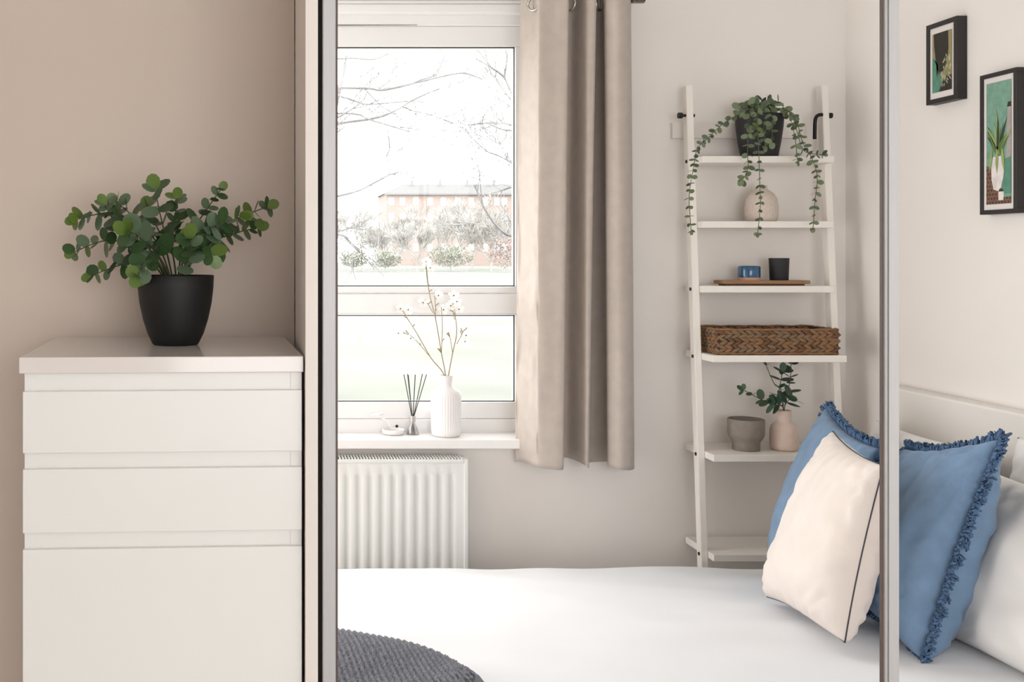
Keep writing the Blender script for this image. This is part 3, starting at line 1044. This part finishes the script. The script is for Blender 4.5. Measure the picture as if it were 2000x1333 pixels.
sm = [strand_mesh('strand_brown', M['wick1']), strand_mesh('strand_dark', M['wick2']), strand_mesh('strand_grey', M['wick3'])]
rng = random.Random(3)
rows_ = 6
for side in ('front', 'left', 'back'):
    Ls = (BXb - BXa) if side != 'left' else (BYb - BYa)
    n = int(Ls / 0.0215)
    for r in range(rows_):
        for c_ in range(n):
            tilt = (0.40 if r % 2 else -0.40) + rng.uniform(-.12, .12)
            zc = BZ0 + .009 + (r + .5) * (.064 / rows_)
            uu = (c_ + .5 + (0.25 if (r // 2) % 2 else 0)) * Ls / n
            uu = max(.013, min(Ls - .013, uu))
            S = Matrix.Diagonal((0.033 * rng.uniform(.9, 1.12), 0.011, 0.0125 * rng.uniform(.85, 1.15), 1))
            R = Matrix.Rotation(tilt, 4, 'Y')
            if side == 'front':
                mw = Matrix.Translation((BXa + uu, BYa + .004 + rng.uniform(-.0012, .0012), zc)) @ R @ S
            elif side == 'back':
                if r < 4:
                    continue
                mw = Matrix.Translation((BXa + uu, BYb - e - .001, zc)) @ R @ S
            else:
                mw = Matrix.Translation((BXa + .004 + rng.uniform(-.0012, .0012), BYa + uu, zc)) @ Matrix.Rotation(PI / 2, 4, 'Z') @ R @ S
            inst('strand', sm[rng.choice((0, 0, 1, 2, 2))], bk, mw)
bm = bmesh.new()
for zc in (BZ1 - .0035, BZ0 + .005):
    pts = [(BXa + .005, BYa + .005, zc), (BXb - .005, BYa + .005, zc), (BXb - .005, BYb - .006, zc), (BXa + .005, BYb - .006, zc)]
    for a, b in zip(pts, pts[1:] + pts[:1]):
        a, b = V(a), V(b)
        m_ = 14
        pp = [a.lerp(b, i / m_) + V((0, 0, .0012 * math.sin(i * 2.1))) for i in range(m_ + 1)]
        tube(bm, pp, [.0042 + .0007 * math.sin(i * 1.7) for i in range(m_ + 1)], 6)
obj('rim', bm, M['wick1'], bk, smooth=True)

# grey planter and blush vase on the fifth shelf
gc = V((P(1457, 0, 3.165).x, 3.165, 0.770))
k = 3.14 / F
bm = bmesh.new()
prof = [(0, 0), (27, 0), (27.5, .8), (27.8, 14), (29, 18), (35, 26), (37, 32), (37.3, 60), (36.6, 61.5), (35, 61), (34.5, 34), (26, 18), (0, 16)]
lathe(bm, [(r * k * .91, z * k) for r, z in prof], gc, 56)
t = obj('stepped_planter', bm, M['stone'], None, smooth=True, base=gc, auto=35)
tag(t, 'empty grey stepped planter next to the blush vase', 'planter')
bc = V((P(1531, 0, 3.165).x, 3.165, 0.770))
bm = bmesh.new()
prof = [(0, 0), (22, 0), (26, 2), (28, 7), (28.5, 25), (28, 40), (25.5, 48), (19, 53), (15.5, 56), (14.5, 60), (15, 78), (13.5, 78.5), (12.5, 76), (12.5, 58), (24, 44), (24, 8), (0, 6)]
lathe(bm, [(r * k * .91, z * k) for r, z in prof], bc, 56)
t = obj('blush_vase', bm, M['pinkclay'], None, smooth=True, base=bc, auto=60)
tag(t, 'blush pink ceramic vase with a short neck on the fifth shelf', 'vase')
rng = random.Random(8)
sp = thing('eucalyptus_sprig', 'dark green eucalyptus sprig standing in the blush vase', 'plant', bc + V((0, 0, .02)))
lF = leaf_mesh('leaf_bottle', M['leafF'], 1, 0.72, cup=.12)
lF2 = leaf_mesh('leaf_bottle_narrow', M['leafF'], 1, 0.42, cup=.08, point=.5)
for pts, n, s0, s1, st, dd in (
        ([(1531, 860), (1531, 800), (1510, 790), (1485, 780), (1452, 762)], 5, .036, .020, .45, 0),
        ([(1531, 860), (1530, 790), (1524, 760), (1512, 750), (1494, 709)], 2, .024, .020, .96, .0),
        ([(1531, 860), (1532, 800), (1540, 760), (1544, 735), (1545, 712)], 5, .040, .020, .45, -.01),
        ([(1531, 860), (1530, 800), (1522, 765), (1526, 740), (1528, 726)], 5, .040, .024, .42, .0),
        ([(1531, 860), (1532, 800), (1538, 785), (1545, 778)], 3, .036, .034, .6, -.03),
        ([(1531, 860), (1530, 800), (1520, 790), (1512, 788)], 3, .034, .03, .6, -.03)):
    path = catmull([P(x, y, 3.165 + dd * min(1, i / 2)) for i, (x, y) in enumerate(pts)], 6)
    path = [p for p in path if p.z > bc.z + .025]
    bm = bmesh.new()
    tube(bm, path, .0012, 5)
    obj('stem', bm, M['stem'], sp, smooth=True)
    foliage(sp, path, n, s0 * 1.2, s1 * 1.2, [lF, lF, lF2], rng, start=st, tip=(n > 4), facew=.3)

# ------------------------------------------------------------------ bed
bed = thing('bed', 'double bed with a plain cream panel headboard against the right wall', 'bed', (1.0, 2.25, 0))
obj('headboard', BX(1.838, 1.893, 1.56, 3.02, 0.02, 0.990, 0.006), M['headboard'], bed)
obj('base', BX(0.20, 1.83, 1.62, 2.93, 0.06, 0.28, 0.01), M['mattress'], bed)
obj('mattress', BX(0.18, 1.83, 1.60, 2.95, 0.28, 0.47, 0.03), M['mattress'], bed)
for x in (.28, 1.72):
    for y in (1.70, 2.85):
        bm = bmesh.new()
        tube(bm, [(x, y, 0), (x, y, .06)], .025, 12)
        obj('leg', bm, M['screw'], bed)


def duvet_z(x, y):
    z = 0.528
    z -= 0.055 * max(0, min(1, (y - 2.35) / 0.55)) ** 1.2
    z += 0.012 * noise.noise(V((x * 2.2, y * 2.0, 0.4)))
    z += 0.006 * noise.noise(V((x * 5.0 + y * 3, y * 9.0, 2.4)))
    # long soft creases running across the bed
    wv = y * 17 + 1.6 * noise.noise(V((x * 2.5, y * 2, 9.0))) + x * 1.2
    amp = 0.0065 * max(0, noise.noise(V((x * 1.7, y * 2.4, 5.0))) + .25)
    z += amp * math.sin(wv * 1.6)
    return z


bm = bmesh.new()
NX, NY = 150, 140
X0, X1, Y0, Y1 = 0.125, 1.80, 1.545, 3.000
g = []
for j in range(NY + 1):
    row = []
    for i in range(NX + 1):
        a = i / NX
        b = j / NY
        x = X0 + (X1 - X0) * a
        y = Y0 + (Y1 - Y0) * b
        # distance to the three free edges
        dx = x - X0
        dy = min(y - Y0, Y1 - y)
        z = duvet_z(x, y)
        r = 0.07
        for dist in (dx, dy):
            if dist < r:
                q = 1 - dist / r
                z -= (1 - math.sqrt(max(0, 1 - q * q))) * 0.30 * (0.35 + .65 * q)
        z = max(z, 0.20 + .01 * noise.noise(V((x * 6, y * 6, 1))))
        row.append(bm.verts.new((x, y, z)))
    g.append(row)
for j in range(NY):
    for i in range(NX):
        bm.faces.new((g[j][i], g[j][i + 1], g[j + 1][i + 1], g[j + 1][i]))
dv = obj('duvet', bm, M['cotton'], None, smooth=True, base=(1.0, 2.25, .3))
tag(dv, 'white cotton duvet spread over the bed', 'duvet')
md = dv.modifiers.new('thickness', 'SOLIDIFY')
md.thickness = 0.006
md.offset = -1


# ------------------------------------------------------------------ cushions
def pillow_surface(FB, NB, FT, NT, k=0.10):
    FB, NB, FT, NT = V(FB), V(NB), V(FT), V(NT)
    n = ((NB + NT - FB - FT).cross(FT + NT - FB - NB)).normalized()
    if n.x > 0:
        n = -n

    def S(u, v):          # u: -1 far .. 1 near ; v: -1 bottom .. 1 top
        uu = u * (1 - k * (1 - v * v) * u * u)
        vv = v * (1 - k * (1 - u * u) * v * v)
        a = (uu + 1) / 2
        b = (vv + 1) / 2
        return (FB * (1 - a) + NB * a) * (1 - b) + (FT * (1 - a) + NT * a) * b
    return S, n


def cushion(name, label, corners, T, m, group=None, dents=(), pleat=0.0035, k=0.10, seed=1, wr=0.006, n=44, bend=0.0, asym=1.0, sag=0.0, base_z=None):
    S, nr = pillow_surface(*corners, k=k)
    bm = bmesh.new()
    sides = []
    for sgn in (1, -1):
        g = []
        for j in range(n + 1):
            row = []
            v = -math.cos(PI * j / n) * 0.55 + (-1 + 2 * j / n) * 0.45
            for i in range(n + 1):
                u = -math.cos(PI * i / n) * 0.55 + (-1 + 2 * i / n) * 0.45
                e = max(0.0, (1 - u * u) * (1 - v * v))
                prof = e ** 0.36 * (1 - sag * v)
                h = T * (asym if sgn < 0 else 1.0) * prof
                edge = min(1, e * 4)
                # radial gathers near the corners and edges
                gx = noise.noise(V((u * 2.2 + seed, v * 2.2, seed * 1.7 + sgn)))
                gy = noise.noise(V((u * 6 + seed, v * 4.0, seed * 2.3 + sgn)))
                ca = max(abs(u), abs(v))
                gather = math.sin((u * abs(u) - v * abs(v)) * 22 + seed + 3 * gx) * max(0, abs(u * v) - .25) * 1.2
                h += edge * (wr * 1.3 * gx + wr * 0.9 * gy + wr * 1.3 * gather)
                rim = min(1, e * 14)
                pl_ = math.sin(u * 26 + 5 * gx + seed) * math.exp(-(1 - v) * 4.5) + .6 * math.sin(u * 31 + 4 * gy) * math.exp(-(1 + v) * 6)
                pl_ += .7 * math.sin(v * 24 + 5 * gx) * math.exp(-(1 - abs(u)) * 7)
                h += rim * pleat * 1.9 * pl_
                if sgn > 0:
                    for du, dv, dr, dd in dents:
                        h -= dd * math.exp(-((u - du) ** 2 + ((v - dv) * 1.6) ** 2) / (dr * dr))
                p = S(u, v) + nr * (sgn * h + bend * (1 - u * u) * (1 - v * v))
                row.append(bm.verts.new(p))
            g.append(row)
        for j in range(n):
            for i in range(n):
                bm.faces.new((g[j][i], g[j][i + 1], g[j + 1][i + 1], g[j + 1][i]))
    bmesh.ops.remove_doubles(bm, verts=bm.verts, dist=0.0002)
    c = sum((V(q) for q in corners[:2]), V((0, 0, 0))) / 2
    t = thing(name, label, 'cushion' if 'cushion' in name else 'pillow', c, group)
    o = obj('cover', bm, m, t, smooth=True)
    return t, S, nr


def fringe(t, S, nr, seed=1, ln=0.0185):
    rng = random.Random(seed)
    bm = bmesh.new()
    N_ = 190
    for e in range(4):
        for i in range(N_):
            q = -1 + 2 * (i + rng.random()) / N_
            u, v = ((q, 1), (1, q), (q, -1), (-1, q))[e]
            p = S(u, v)
            out = (S(u, v) - S(u * .9, v * .9)).normalized()
            if e in (0, 2):
                out = (S(u, v) - S(u, v * .9)).normalized()
            else:
                out = (S(u, v) - S(u * .9, v)).normalized()
            al = out.cross(nr)
            for kk in range(2):
                a = rng.uniform(-1, 1)
                b = rng.uniform(-.9, .9)
                L_ = ln * rng.uniform(.7, 1.25)
                p1 = p + out * L_ * .5 + nr * a * L_ * .35 + al * b * L_ * .3
                p2 = p + out * L_ * .95 + nr * a * L_ * .55 + al * (b * .7 + rng.uniform(-.4, .4)) * L_ * .5
                p3 = p + out * L_ * .72 + nr * (a * .3 + rng.uniform(-.3, .3)) * L_ + al * (b + rng.uniform(-.5, .5)) * L_ * .6
                tube(bm, [p, p1, p2, p3], [.0022, .0030, .0030, .0020], 5, cap=True)
    obj('fringe', bm, M['fringe'], t, smooth=True)


blueg = 'blue fringed cushions'
cb1, S, n_ = cushion('blue_cushion', 'pale lit blue fringed cushion standing farthest back, behind the blush cushion',
                     ((1.450, 2.86, .510), (1.400, 2.46, .520), (1.600, 2.87, .945), (1.505, 2.47, .905)), .085, M['blue'], blueg, seed=2, sag=.30)
fringe(cb1, S, n_, 4)
cp, S, n_ = cushion('blush_cushion', 'pale blush pink cushion with dark piping between the two blue cushions',
                    ((1.258, 2.52, .530), (1.248, 2.17, .550), (1.42, 2.52, .938), (1.33, 2.17, .925)), .078, M['blush'], seed=5, k=.06, sag=.18, pleat=.0045, dents=((.35, .1, .12, .006),))
bm = bmesh.new()
for pts in ([(-1 + 2 * i / 60, 1) for i in range(61)], [(1, -1 + 2 * i / 60) for i in range(61)], [(-1 + 2 * i / 60, -1) for i in range(61)], [(-1, -1 + 2 * i / 60) for i in range(61)]):
    tube(bm, [S(a, b) for a, b in pts], .0016, 6)
obj('piping', bm, M['zip'], cp, smooth=True)
cb2, S, n_ = cushion('blue_cushion', 'blue fringed cushion standing nearest, split by the silver door stile',
                     ((1.480, 2.52, .520), (1.400, 2.15, .520), (1.600, 2.52, .895), (1.565, 2.15, .985)), .104, M['blue'], blueg, seed=9, sag=.30, wr=.010, pleat=.005, dents=((.15, -.05, .16, .016), (.3, -.75, .12, .010)))
fringe(cb2, S, n_, 6)

cushion('pillow', 'white pillow lying in front, right of the nearest blue cushion',
        ((1.53, 2.36, .525), (1.53, 1.66, .525), (1.70, 2.36, .87), (1.70, 1.66, .87)), .075, M['pillow'], 'white bed pillows', seed=12, k=.06, wr=.009)
cushion('pillow', 'white pillow propped upright on the headboard, behind the front pillow',
        ((1.70, 2.40, .525), (1.70, 1.68, .525), (1.785, 2.40, .945), (1.785, 1.68, .945)), .050, M['pillow'], 'white bed pillows', seed=14, k=.06, wr=.008)
cushion('pillow', 'white pillow against the headboard on the window side, behind the cushions',
        ((1.66, 2.92, .505), (1.66, 2.46, .52), (1.77, 2.92, .90), (1.77, 2.46, .90)), .055, M['pillow'], 'white bed pillows', seed=17, k=.06, wr=.008)

# ------------------------------------------------------------------ knitted throw
bm = bmesh.new()
edge = catmull([(0.12, 2.275, 0), (0.182, 2.245, 0), (0.25, 2.20, 0), (0.32, 2.150, 0), (0.385, 2.075, 0), (0.43, 1.985, 0), (0.445, 1.90, 0), (0.45, 1.75, 0), (0.45, 1.62, 0)], 40)
inner = []
NU = 150
cols = []
nE = len(edge)
pitch_ = 0.0112
for i, p in enumerate(edge):
    row = []
    # strips run from the folded edge towards the near foot corner
    tgt = V((p.x - 0.16 - 0.05 * (1 - i / nE), p.y - 0.62, 0)) if i < nE * .62 else V((max(0.13, p.x - .3), p.y - .25, 0))
    s_acc = i / (nE - 1)
    for j in range(60):
        t = j / 59
        q = p.lerp(tgt, t)
        q.x = max(q.x, 0.128 + .00002 * i)
        q.y = max(q.y, 1.60 + .0001 * j)
        roll = 0.045 * (1 - math.exp(-t * 16)) + 0.012 * noise.noise(V((q.x * 6, q.y * 6, 4)))
        if j == 0:
            roll = -0.004
        z = duvet_z(q.x, q.y) + 0.012 + roll - 0.03 * max(0, t - .25)
        rib = math.sin((q.x - 0.26 * (2.25 - q.y) * 0.3) / pitch_ * 2 * PI)
        z += 0.0052 * rib * min(1, j / 4)
        row.append(bm.verts.new((q.x, q.y, z)))
    cols.append(row)
for i in range(nE - 1):
    for j in range(59):
        bm.faces.new((cols[i][j], cols[i + 1][j], cols[i + 1][j + 1], cols[i][j + 1]))
th = obj('knitted_throw', bm, M['knit'], None, smooth=True, base=(0.28, 1.95, .54))
tag(th, 'dark grey ribbed knitted throw on the foot of the bed', 'blanket')

# ------------------------------------------------------------------ framed prints on the right wall
PF = 1.875
art = {}
for nm, c in (('teal', (120, 160, 140)), ('teal_dk', (88, 138, 116)), ('green', (92, 116, 58)), ('green_lt', (150, 168, 104)), ('green_dk', (44, 62, 44)),
              ('blk', (46, 40, 34)), ('olive', (150, 138, 100)), ('cream', (206, 200, 168)), ('whitev', (226, 218, 214)), ('grey', (168, 160, 156)),
              ('brown', (120, 86, 66)), ('brown_dk', (66, 46, 38))):
    art[nm] = mat('print_' + nm, srgb(*c), 0.7, var=0.12, vscale=60)


def poly(bm, pts, layer, mi, rect):
    y0, y1, z0, z1 = rect   # left edge (far) y0 -> right edge (near) y1
    vs2 = []
    for a, b in pts:
        vs2.append(bm.verts.new((PF - .0012 - .00012 * layer, y0 + (y1 - y0) * a, z0 + (z1 - z0) * b)))
    f = bm.faces.new(vs2)
    f.material_index = mi


def clip(v):
    return max(0.0, min(1.0, v))


def framed(label, yl, yr, z0, z1, fw, mountw, painter):
    t = thing('framed_print', label, 'picture', (XR, (yl + yr) / 2, z0), 'black framed plant prints')
    bm = bmesh.new()
    ya, yb = yr, yl          # ya near (small), yb far
    for a in ((ya, yb, z0, z0 + fw), (ya, yb, z1 - fw, z1), (ya, ya + fw, z0 + fw, z1 - fw), (yb - fw, yb, z0 + fw, z1 - fw)):
        box(bm, PF - .0035, XR - .001, a[0], a[1], a[2], a[3], 0.0006)
    obj('frame', bm, M['frame'], t)
    obj('mount', BX(PF, PF + .004, ya + fw * .9, yb - fw * .9, z0 + fw * .9, z1 - fw * .9), M['mount'], t)
    obj('backing', BX(PF + .004, XR - .001, ya + fw * .9, yb - fw * .9, z0 + fw * .9, z1 - fw * .9), M['frame'], t)
    names = list(art)
    bm = bmesh.new()
    rect = (yl - fw - mountw[0], yr + fw + mountw[0], z0 + fw + mountw[1], z1 - fw - mountw[1])
    painter(lambda pts, ly, c: poly(bm, [(clip(a), clip(b)) for a, b in pts], ly, names.index(c), rect))
    bmf = bm
    me = bpy.data.meshes.new('print')
    bmf.transform(Matrix.Translation(-ORG[t.name]))
    bmf.to_mesh(me)
    bmf.free()
    for q in names:
        me.materials.append(art[q])
    o = bpy.data.objects.new('print', me)
    COL.objects.link(o)
    o.parent = t
    return t


def blade(x, y, ang, ln, wd, bendx=0.0):
    pts = []
    ca, sa = math.cos(ang), math.sin(ang)
    L_, R_ = [], []
    for i in range(6):
        t = i / 5
        w_ = wd * math.sin(PI * min(1, t * .9 + .1)) * (1 - .2 * t)
        cx = x + ca * ln * 1.7 * t + bendx * t * t
        cy = y + sa * ln * t - abs(bendx) * .3 * t * t
        L_.append((cx - sa * w_, cy + ca * w_ * .4))
        R_.append((cx + sa * w_, cy - ca * w_ * .4))
    return L_ + R_[::-1]


def paint_dark(P_):
    rng = random.Random(2)
    P_([(0, 0), (1, 0), (1, 1), (0, 1)], 0, 'olive')
    P_([(0, 0), (.5, 0), (.5, .3), (.22, .55), (0, .6)], 1, 'teal_dk')
    P_([(.08, 1), (.82, 1), (.84, .7), (.78, .5), (.6, .36), (.42, .28), (.3, .38), (.16, .6), (.1, .8)], 2, 'blk')
    P_([(.35, 0), (1, 0), (1, .24), (.85, .27), (.6, .2), (.45, .1)], 2, 'blk')
    for i in range(4):
        P_(blade(.12 + .05 * i, .55 - .02 * i, -1.0 - .35 * i + .4, .24, .05), 3, 'green_dk')
    for i in range(34):
        x = rng.uniform(.5, .98)
        y = rng.uniform(.08, .62) * (0.5 + x * .55)
        P_(blade(x, y, rng.uniform(.6, 2.6), rng.uniform(.05, .11), .022), 4 + (i % 4), 'cream' if i % 3 else 'green_lt')


def paint_vase(P_):
    rng = random.Random(4)
    P_([(0, 0), (1, 0), (1, 1), (0, 1)], 0, 'teal')
    P_([(.8, .3), (1, .3), (1, .78), (.86, .78), (.82, .6)], 1, 'grey')
    P_([(.84, .78), (1, .78), (1, .82), (.88, .82)], 2, 'blk')
    P_([(0, 0), (1, 0), (1, .05), (.6, .05), (.45, .12), (.25, .3), (0, .32)], 1, 'brown')
    for r in range(9):
        for c_ in range(8):
            x = c_ * .125 + (.06 if r % 2 else 0)
            y = .005 + r * .034
            if x > .42 and y > .05 or (x > .25 and y > .12):
                continue
            P_([(x, y), (x + .07, y), (x + .05, y + .016), (x - .02, y + .016)], 2, 'brown_dk')
    P_([(.66, .08), (1, .08), (1, .38), (.7, .36), (.64, .2)], 2, 'teal_dk')
    P_([(.3, .12), (.55, .10), (.68, .2), (.74, .3), (.72, .39), (.28, .39), (.2, .3), (.22, .2)], 3, 'whitev')
    P_([(.5, .03), (.7, .03), (.72, .1), (.5, .1)], 4, 'whitev')
    P_([(.5, .1), (.72, .1), (.66, .125), (.55, .125)], 5, 'brown_dk')
    for i in range(16):
        a = rng.uniform(.5, 2.7)
        P_(blade(.5 + rng.uniform(-.08, .08), .40, a, rng.uniform(.22, .42), .05, rng.uniform(-.15, .15)), 5 + i % 5,
           ('green', 'green_lt', 'green_dk')[i % 3])
    for i in range(3):
        P_(blade(.25 + i * .2, .45, -1.9 + i * .3, .2, .06), 11, 'green_lt')


framed('small black framed print of dark foliage, higher on the wall', 2.86, 2.735, 1.790, 2.012, .013, (.010, .017), paint_dark)
framed('tall black framed print of a plant in a white vase, lower on the wall', 2.648, 2.520, 1.476, 1.835, .011, (.010, .014), paint_vase)

# ------------------------------------------------------------------ outside
GZ = -0.17
struct('lawn', BX(-60, 140, YW + .26, 240, GZ - .1, GZ), M['lawn'], 'pale lawn outside the window')['kind'] = 'structure'

# brick house
BD = 165.0
bq = BD / F
hx0, hx1 = (755 - CX) * bq, (1330 - CX) * bq
ez = CH + (CY - 378) * bq
rz = CH + (CY - 359) * bq
hb = thing('apartment_building', 'long brick building with a hipped slate roof beyond the lawn', 'building', ((hx0 + hx1) / 2, BD + 5, GZ))
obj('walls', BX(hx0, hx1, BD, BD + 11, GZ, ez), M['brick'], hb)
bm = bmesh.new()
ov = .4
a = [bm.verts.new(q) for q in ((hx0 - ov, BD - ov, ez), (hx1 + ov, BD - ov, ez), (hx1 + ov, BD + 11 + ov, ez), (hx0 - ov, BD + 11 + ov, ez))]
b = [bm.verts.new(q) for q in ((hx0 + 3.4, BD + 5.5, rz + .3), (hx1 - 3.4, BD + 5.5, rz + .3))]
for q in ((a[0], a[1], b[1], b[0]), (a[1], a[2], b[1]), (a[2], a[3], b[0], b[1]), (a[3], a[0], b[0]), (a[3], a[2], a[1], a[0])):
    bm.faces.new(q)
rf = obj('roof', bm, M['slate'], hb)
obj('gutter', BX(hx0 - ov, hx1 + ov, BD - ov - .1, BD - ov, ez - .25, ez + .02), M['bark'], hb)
for px in (805, 860, 913, 965, 1020):
    x = (px - CX) * (BD + 4) / F
    obj('vent_pipe', BX(x - .18, x + .18, BD + 4, BD + 4.4, rz - .6, rz + .9), M['bark'], rf)
for r_, py in enumerate((394, 424, 455, 484)):
    for px in (764, 786, 812, 840, 866, 894, 920, 948, 970, 985, 1010, 1040, 1070, 1100):
        x = (px - CX) * bq
        z = CH - (py - CY) * bq
        f = obj('window', BX(x - .42, x + .42, BD - .06, BD + .02, z - .62, z + .62), M['upvc'], hb)
        obj('pane', BX(x - .33, x + .33, BD - .075, BD - .06, z - .53, z + .53), M['pane_far'], f)


def grow(bm, p, d, ln, r, depth, rng, spread=.6, up=.15, seg=3, kids=(2, 4), rmin=.0):
    pts = [p]
    q = p.copy()
    dd = d.normalized()
    for i in range(seg):
        dd = (dd + V((rng.uniform(-1, 1), rng.uniform(-1, 1), rng.uniform(-1, 1))) * .16 + V((0, 0, up * .3))).normalized()
        q = q + dd * ln / seg
        pts.append(q.copy())
    tube(bm, pts, [max(rmin, r * (1 - .45 * i / seg)) for i in range(seg + 1)], 5 if depth > 2 else 3, cap=False)
    if depth <= 0:
        return
    for k_ in range(rng.randint(*kids)):
        f = rng.uniform(.35, 1)
        i = min(int(f * seg), seg - 1)
        s = pts[i].lerp(pts[i + 1], f * seg - i)
        nd = (dd + V((rng.uniform(-1, 1), rng.uniform(-1, 1), rng.uniform(-.6, .9))) * spread + V((0, 0, up))).normalized()
        grow(bm, s, nd, ln * rng.uniform(.55, .8), r * .55, depth - 1, rng, spread, up, seg, kids, rmin)


far = [
    # px, distance, height, label
    (672, 112, 7.4, 'bare hazy tree at the left edge of the window view'),
    (706, 124, 6.6, 'low bare tree left of the brick building'),
    (742, 110, 5.0, 'short bare tree under the left corner of the brick building'),
    (778, 118, 6.2, 'bare tree before the left end of the brick building'),
    (815, 104, 5.2, 'bushy bare tree just left of the tallest blossom sprig'),
    (850, 122, 7.6, 'tall bare tree before the middle of the brick building'),
    (886, 108, 6.0, 'bare tree right of the tallest blossom sprig'),
    (922, 118, 7.4, 'wide bare tree before the right half of the brick building'),
    (958, 106, 5.6, 'bare tree in front of the right brick windows'),
    (992, 116, 6.8, 'bare tree nearest the curtain side of the window view'),
]
rng = random.Random(77)
for px, d, hh, lab in far:
    x = (px - CX) * d / F
    t = thing('bare_tree', lab, 'tree', (x, d, GZ), 'bare trees beyond the lawn')
    bm = bmesh.new()
    tube(bm, [(x, d, GZ), (x + .05, d, GZ + hh * .15), (x + .1, d, GZ + hh * .3)], [.13, .11, .09], 6)
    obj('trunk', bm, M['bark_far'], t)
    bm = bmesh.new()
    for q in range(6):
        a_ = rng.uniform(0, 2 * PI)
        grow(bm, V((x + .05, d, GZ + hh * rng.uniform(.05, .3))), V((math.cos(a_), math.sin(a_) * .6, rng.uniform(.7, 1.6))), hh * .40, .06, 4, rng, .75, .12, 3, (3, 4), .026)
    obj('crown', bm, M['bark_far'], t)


def leaf_cloud(name, lab, px, py, d, wpx, hpx, m, n, s, seed, group):
    rng = random.Random(seed)
    c0 = P(px, py, d)
    t = thing(name, lab, 'shrub', (c0.x, d, GZ), group)
    bm = bmesh.new()
    rx, rz_ = wpx * d / F / 2, hpx * d / F / 2
    for i in range(n):
        v = V((rng.gauss(0, 1), rng.gauss(0, 1), rng.gauss(0, 1))).normalized() * (rng.random() ** .4)
        p = V((c0.x + v.x * rx, d + v.y * rx * .7, c0.z + v.z * rz_))
        if p.z < GZ:
            p.z = GZ + .05
        a_ = V((rng.uniform(-1, 1), rng.uniform(-1, 1), rng.uniform(-1, 1))).normalized()
        b_ = a_.cross(V((.3, .2, .9))).normalized()
        bm.faces.new([bm.verts.new(p + q) for q in (a_ * s, b_ * s * .6, -a_ * s, -b_ * s * .6)])
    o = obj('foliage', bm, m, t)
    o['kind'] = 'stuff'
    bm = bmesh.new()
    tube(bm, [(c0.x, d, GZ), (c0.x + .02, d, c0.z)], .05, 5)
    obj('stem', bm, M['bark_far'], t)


leaf_cloud('shrub', 'low green shrub at the lawn edge, left of the tallest sprig', 752, 506, 98, 70, 34, M['shrub'], 1400, .11, 1, 'shrubs along the lawn')
leaf_cloud('shrub', 'wide olive hedge shrub at the lawn edge, right of the tallest sprig', 880, 500, 100, 90, 44, M['shrub'], 1800, .11, 2, 'shrubs along the lawn')
leaf_cloud('shrub', 'rounded shrub at the lawn edge near the left door stile', 690, 505, 99, 60, 36, M['shrub'], 1200, .11, 3, 'shrubs along the lawn')
leaf_cloud('shrub', 'russet shrub at the right end of the lawn', 985, 490, 96, 70, 70, M['russet'], 1200, .09, 4, 'shrubs along the lawn')

# two nearer trees whose bare branches cross the sky
rng = random.Random(31)


def near_tree(lab, trunk, branches, d):
    t = thing('near_tree', lab, 'tree', trunk[0])
    bm = bmesh.new()
    tube(bm, catmull(trunk, 4), [.13 - .005 * i for i in range(4 * (len(trunk) - 1) + 1)], 8)
    obj('trunk', bm, M['bark'], t, smooth=True)
    for pts, r in branches:
        bm = bmesh.new()
        wp = catmull([V(p) if len(p) == 3 and p[2] < 50 and isinstance(p, V) else P(p[0], p[1], d + rng.uniform(-.4, .4)) for p in pts], 5)
        tube(bm, wp, [r * 1.15 * (1 - .6 * i / len(wp)) for i in range(len(wp))], 5)
        for q in range(6):
            i = rng.randrange(2, len(wp) - 1)
            dd = (wp[i] - wp[i - 1]).normalized() + V((rng.uniform(-.8, .8), rng.uniform(-.5, .5), rng.uniform(-.6, .9)))
            grow(bm, wp[i], dd, rng.uniform(.25, .6), r * .4, 2, rng, .8, .05, 3, (2, 3), .0034)
        obj('branch', bm, M['bark'], t)


dn = 11.0
tx = P(585, 0, dn).x
near_tree('bare tree reaching its branches in from the left, close to the window',
          [(tx, dn, GZ), (tx + .03, dn, 1.2), (tx - .02, dn, 2.4), (tx + .1, dn, 3.2)],
          [([(590, 330), (640, 260), (672, 130), (690, 60)], .030),
           ([(592, 345), (630, 180), (665, 172), (720, 173), (748, 176), (800, 165), (860, 150), (905, 143), (942, 155)], .018),
           ([(600, 300), (640, 250), (672, 240), (722, 233), (760, 222), (802, 198), (840, 180)], .018),
           ([(590, 330), (630, 225), (662, 222), (700, 224), (722, 234), (775, 250), (800, 258)], .012),
           ([(590, 320), (640, 195), (672, 191), (700, 200), (722, 204), (800, 198), (830, 200)], .011),
           ([(660, 115), (690, 114), (728, 116), (752, 108), (762, 100)], .010),
           ([(588, 420), (640, 390), (690, 376), (722, 362), (760, 342), (778, 336)], .014),
           ([(588, 470), (630, 455), (664, 459), (680, 466)], .022)], dn)
tx = P(1090, 0, dn).x
near_tree('bare tree reaching its branches in from the right, behind the curtain',
          [(tx, dn, GZ), (tx - .03, dn, 1.2), (tx + .02, dn, 2.4), (tx - .1, dn, 3.2)],
          [([(1085, 330), (1030, 240), (1005, 192), (985, 152), (960, 132), (930, 115)], .020),
           ([(985, 152), (990, 120), (993, 98)], .012),
           ([(1085, 300), (1040, 250), (1003, 244), (960, 240), (918, 244)], .016),
           ([(1085, 330), (1040, 262), (1000, 255), (978, 252), (950, 240)], .014),
           ([(1085, 360), (1030, 330), (1000, 318), (975, 305), (948, 295)], .014),
           ([(990, 255), (986, 270), (975, 280), (955, 270)], .009),
           ([(1085, 470), (1030, 470), (1003, 461), (985, 455), (962, 432), (940, 395), (928, 360)], .020),
           ([(1085, 420), (1030, 360), (1003, 364), (980, 372), (950, 380)], .014)], dn)
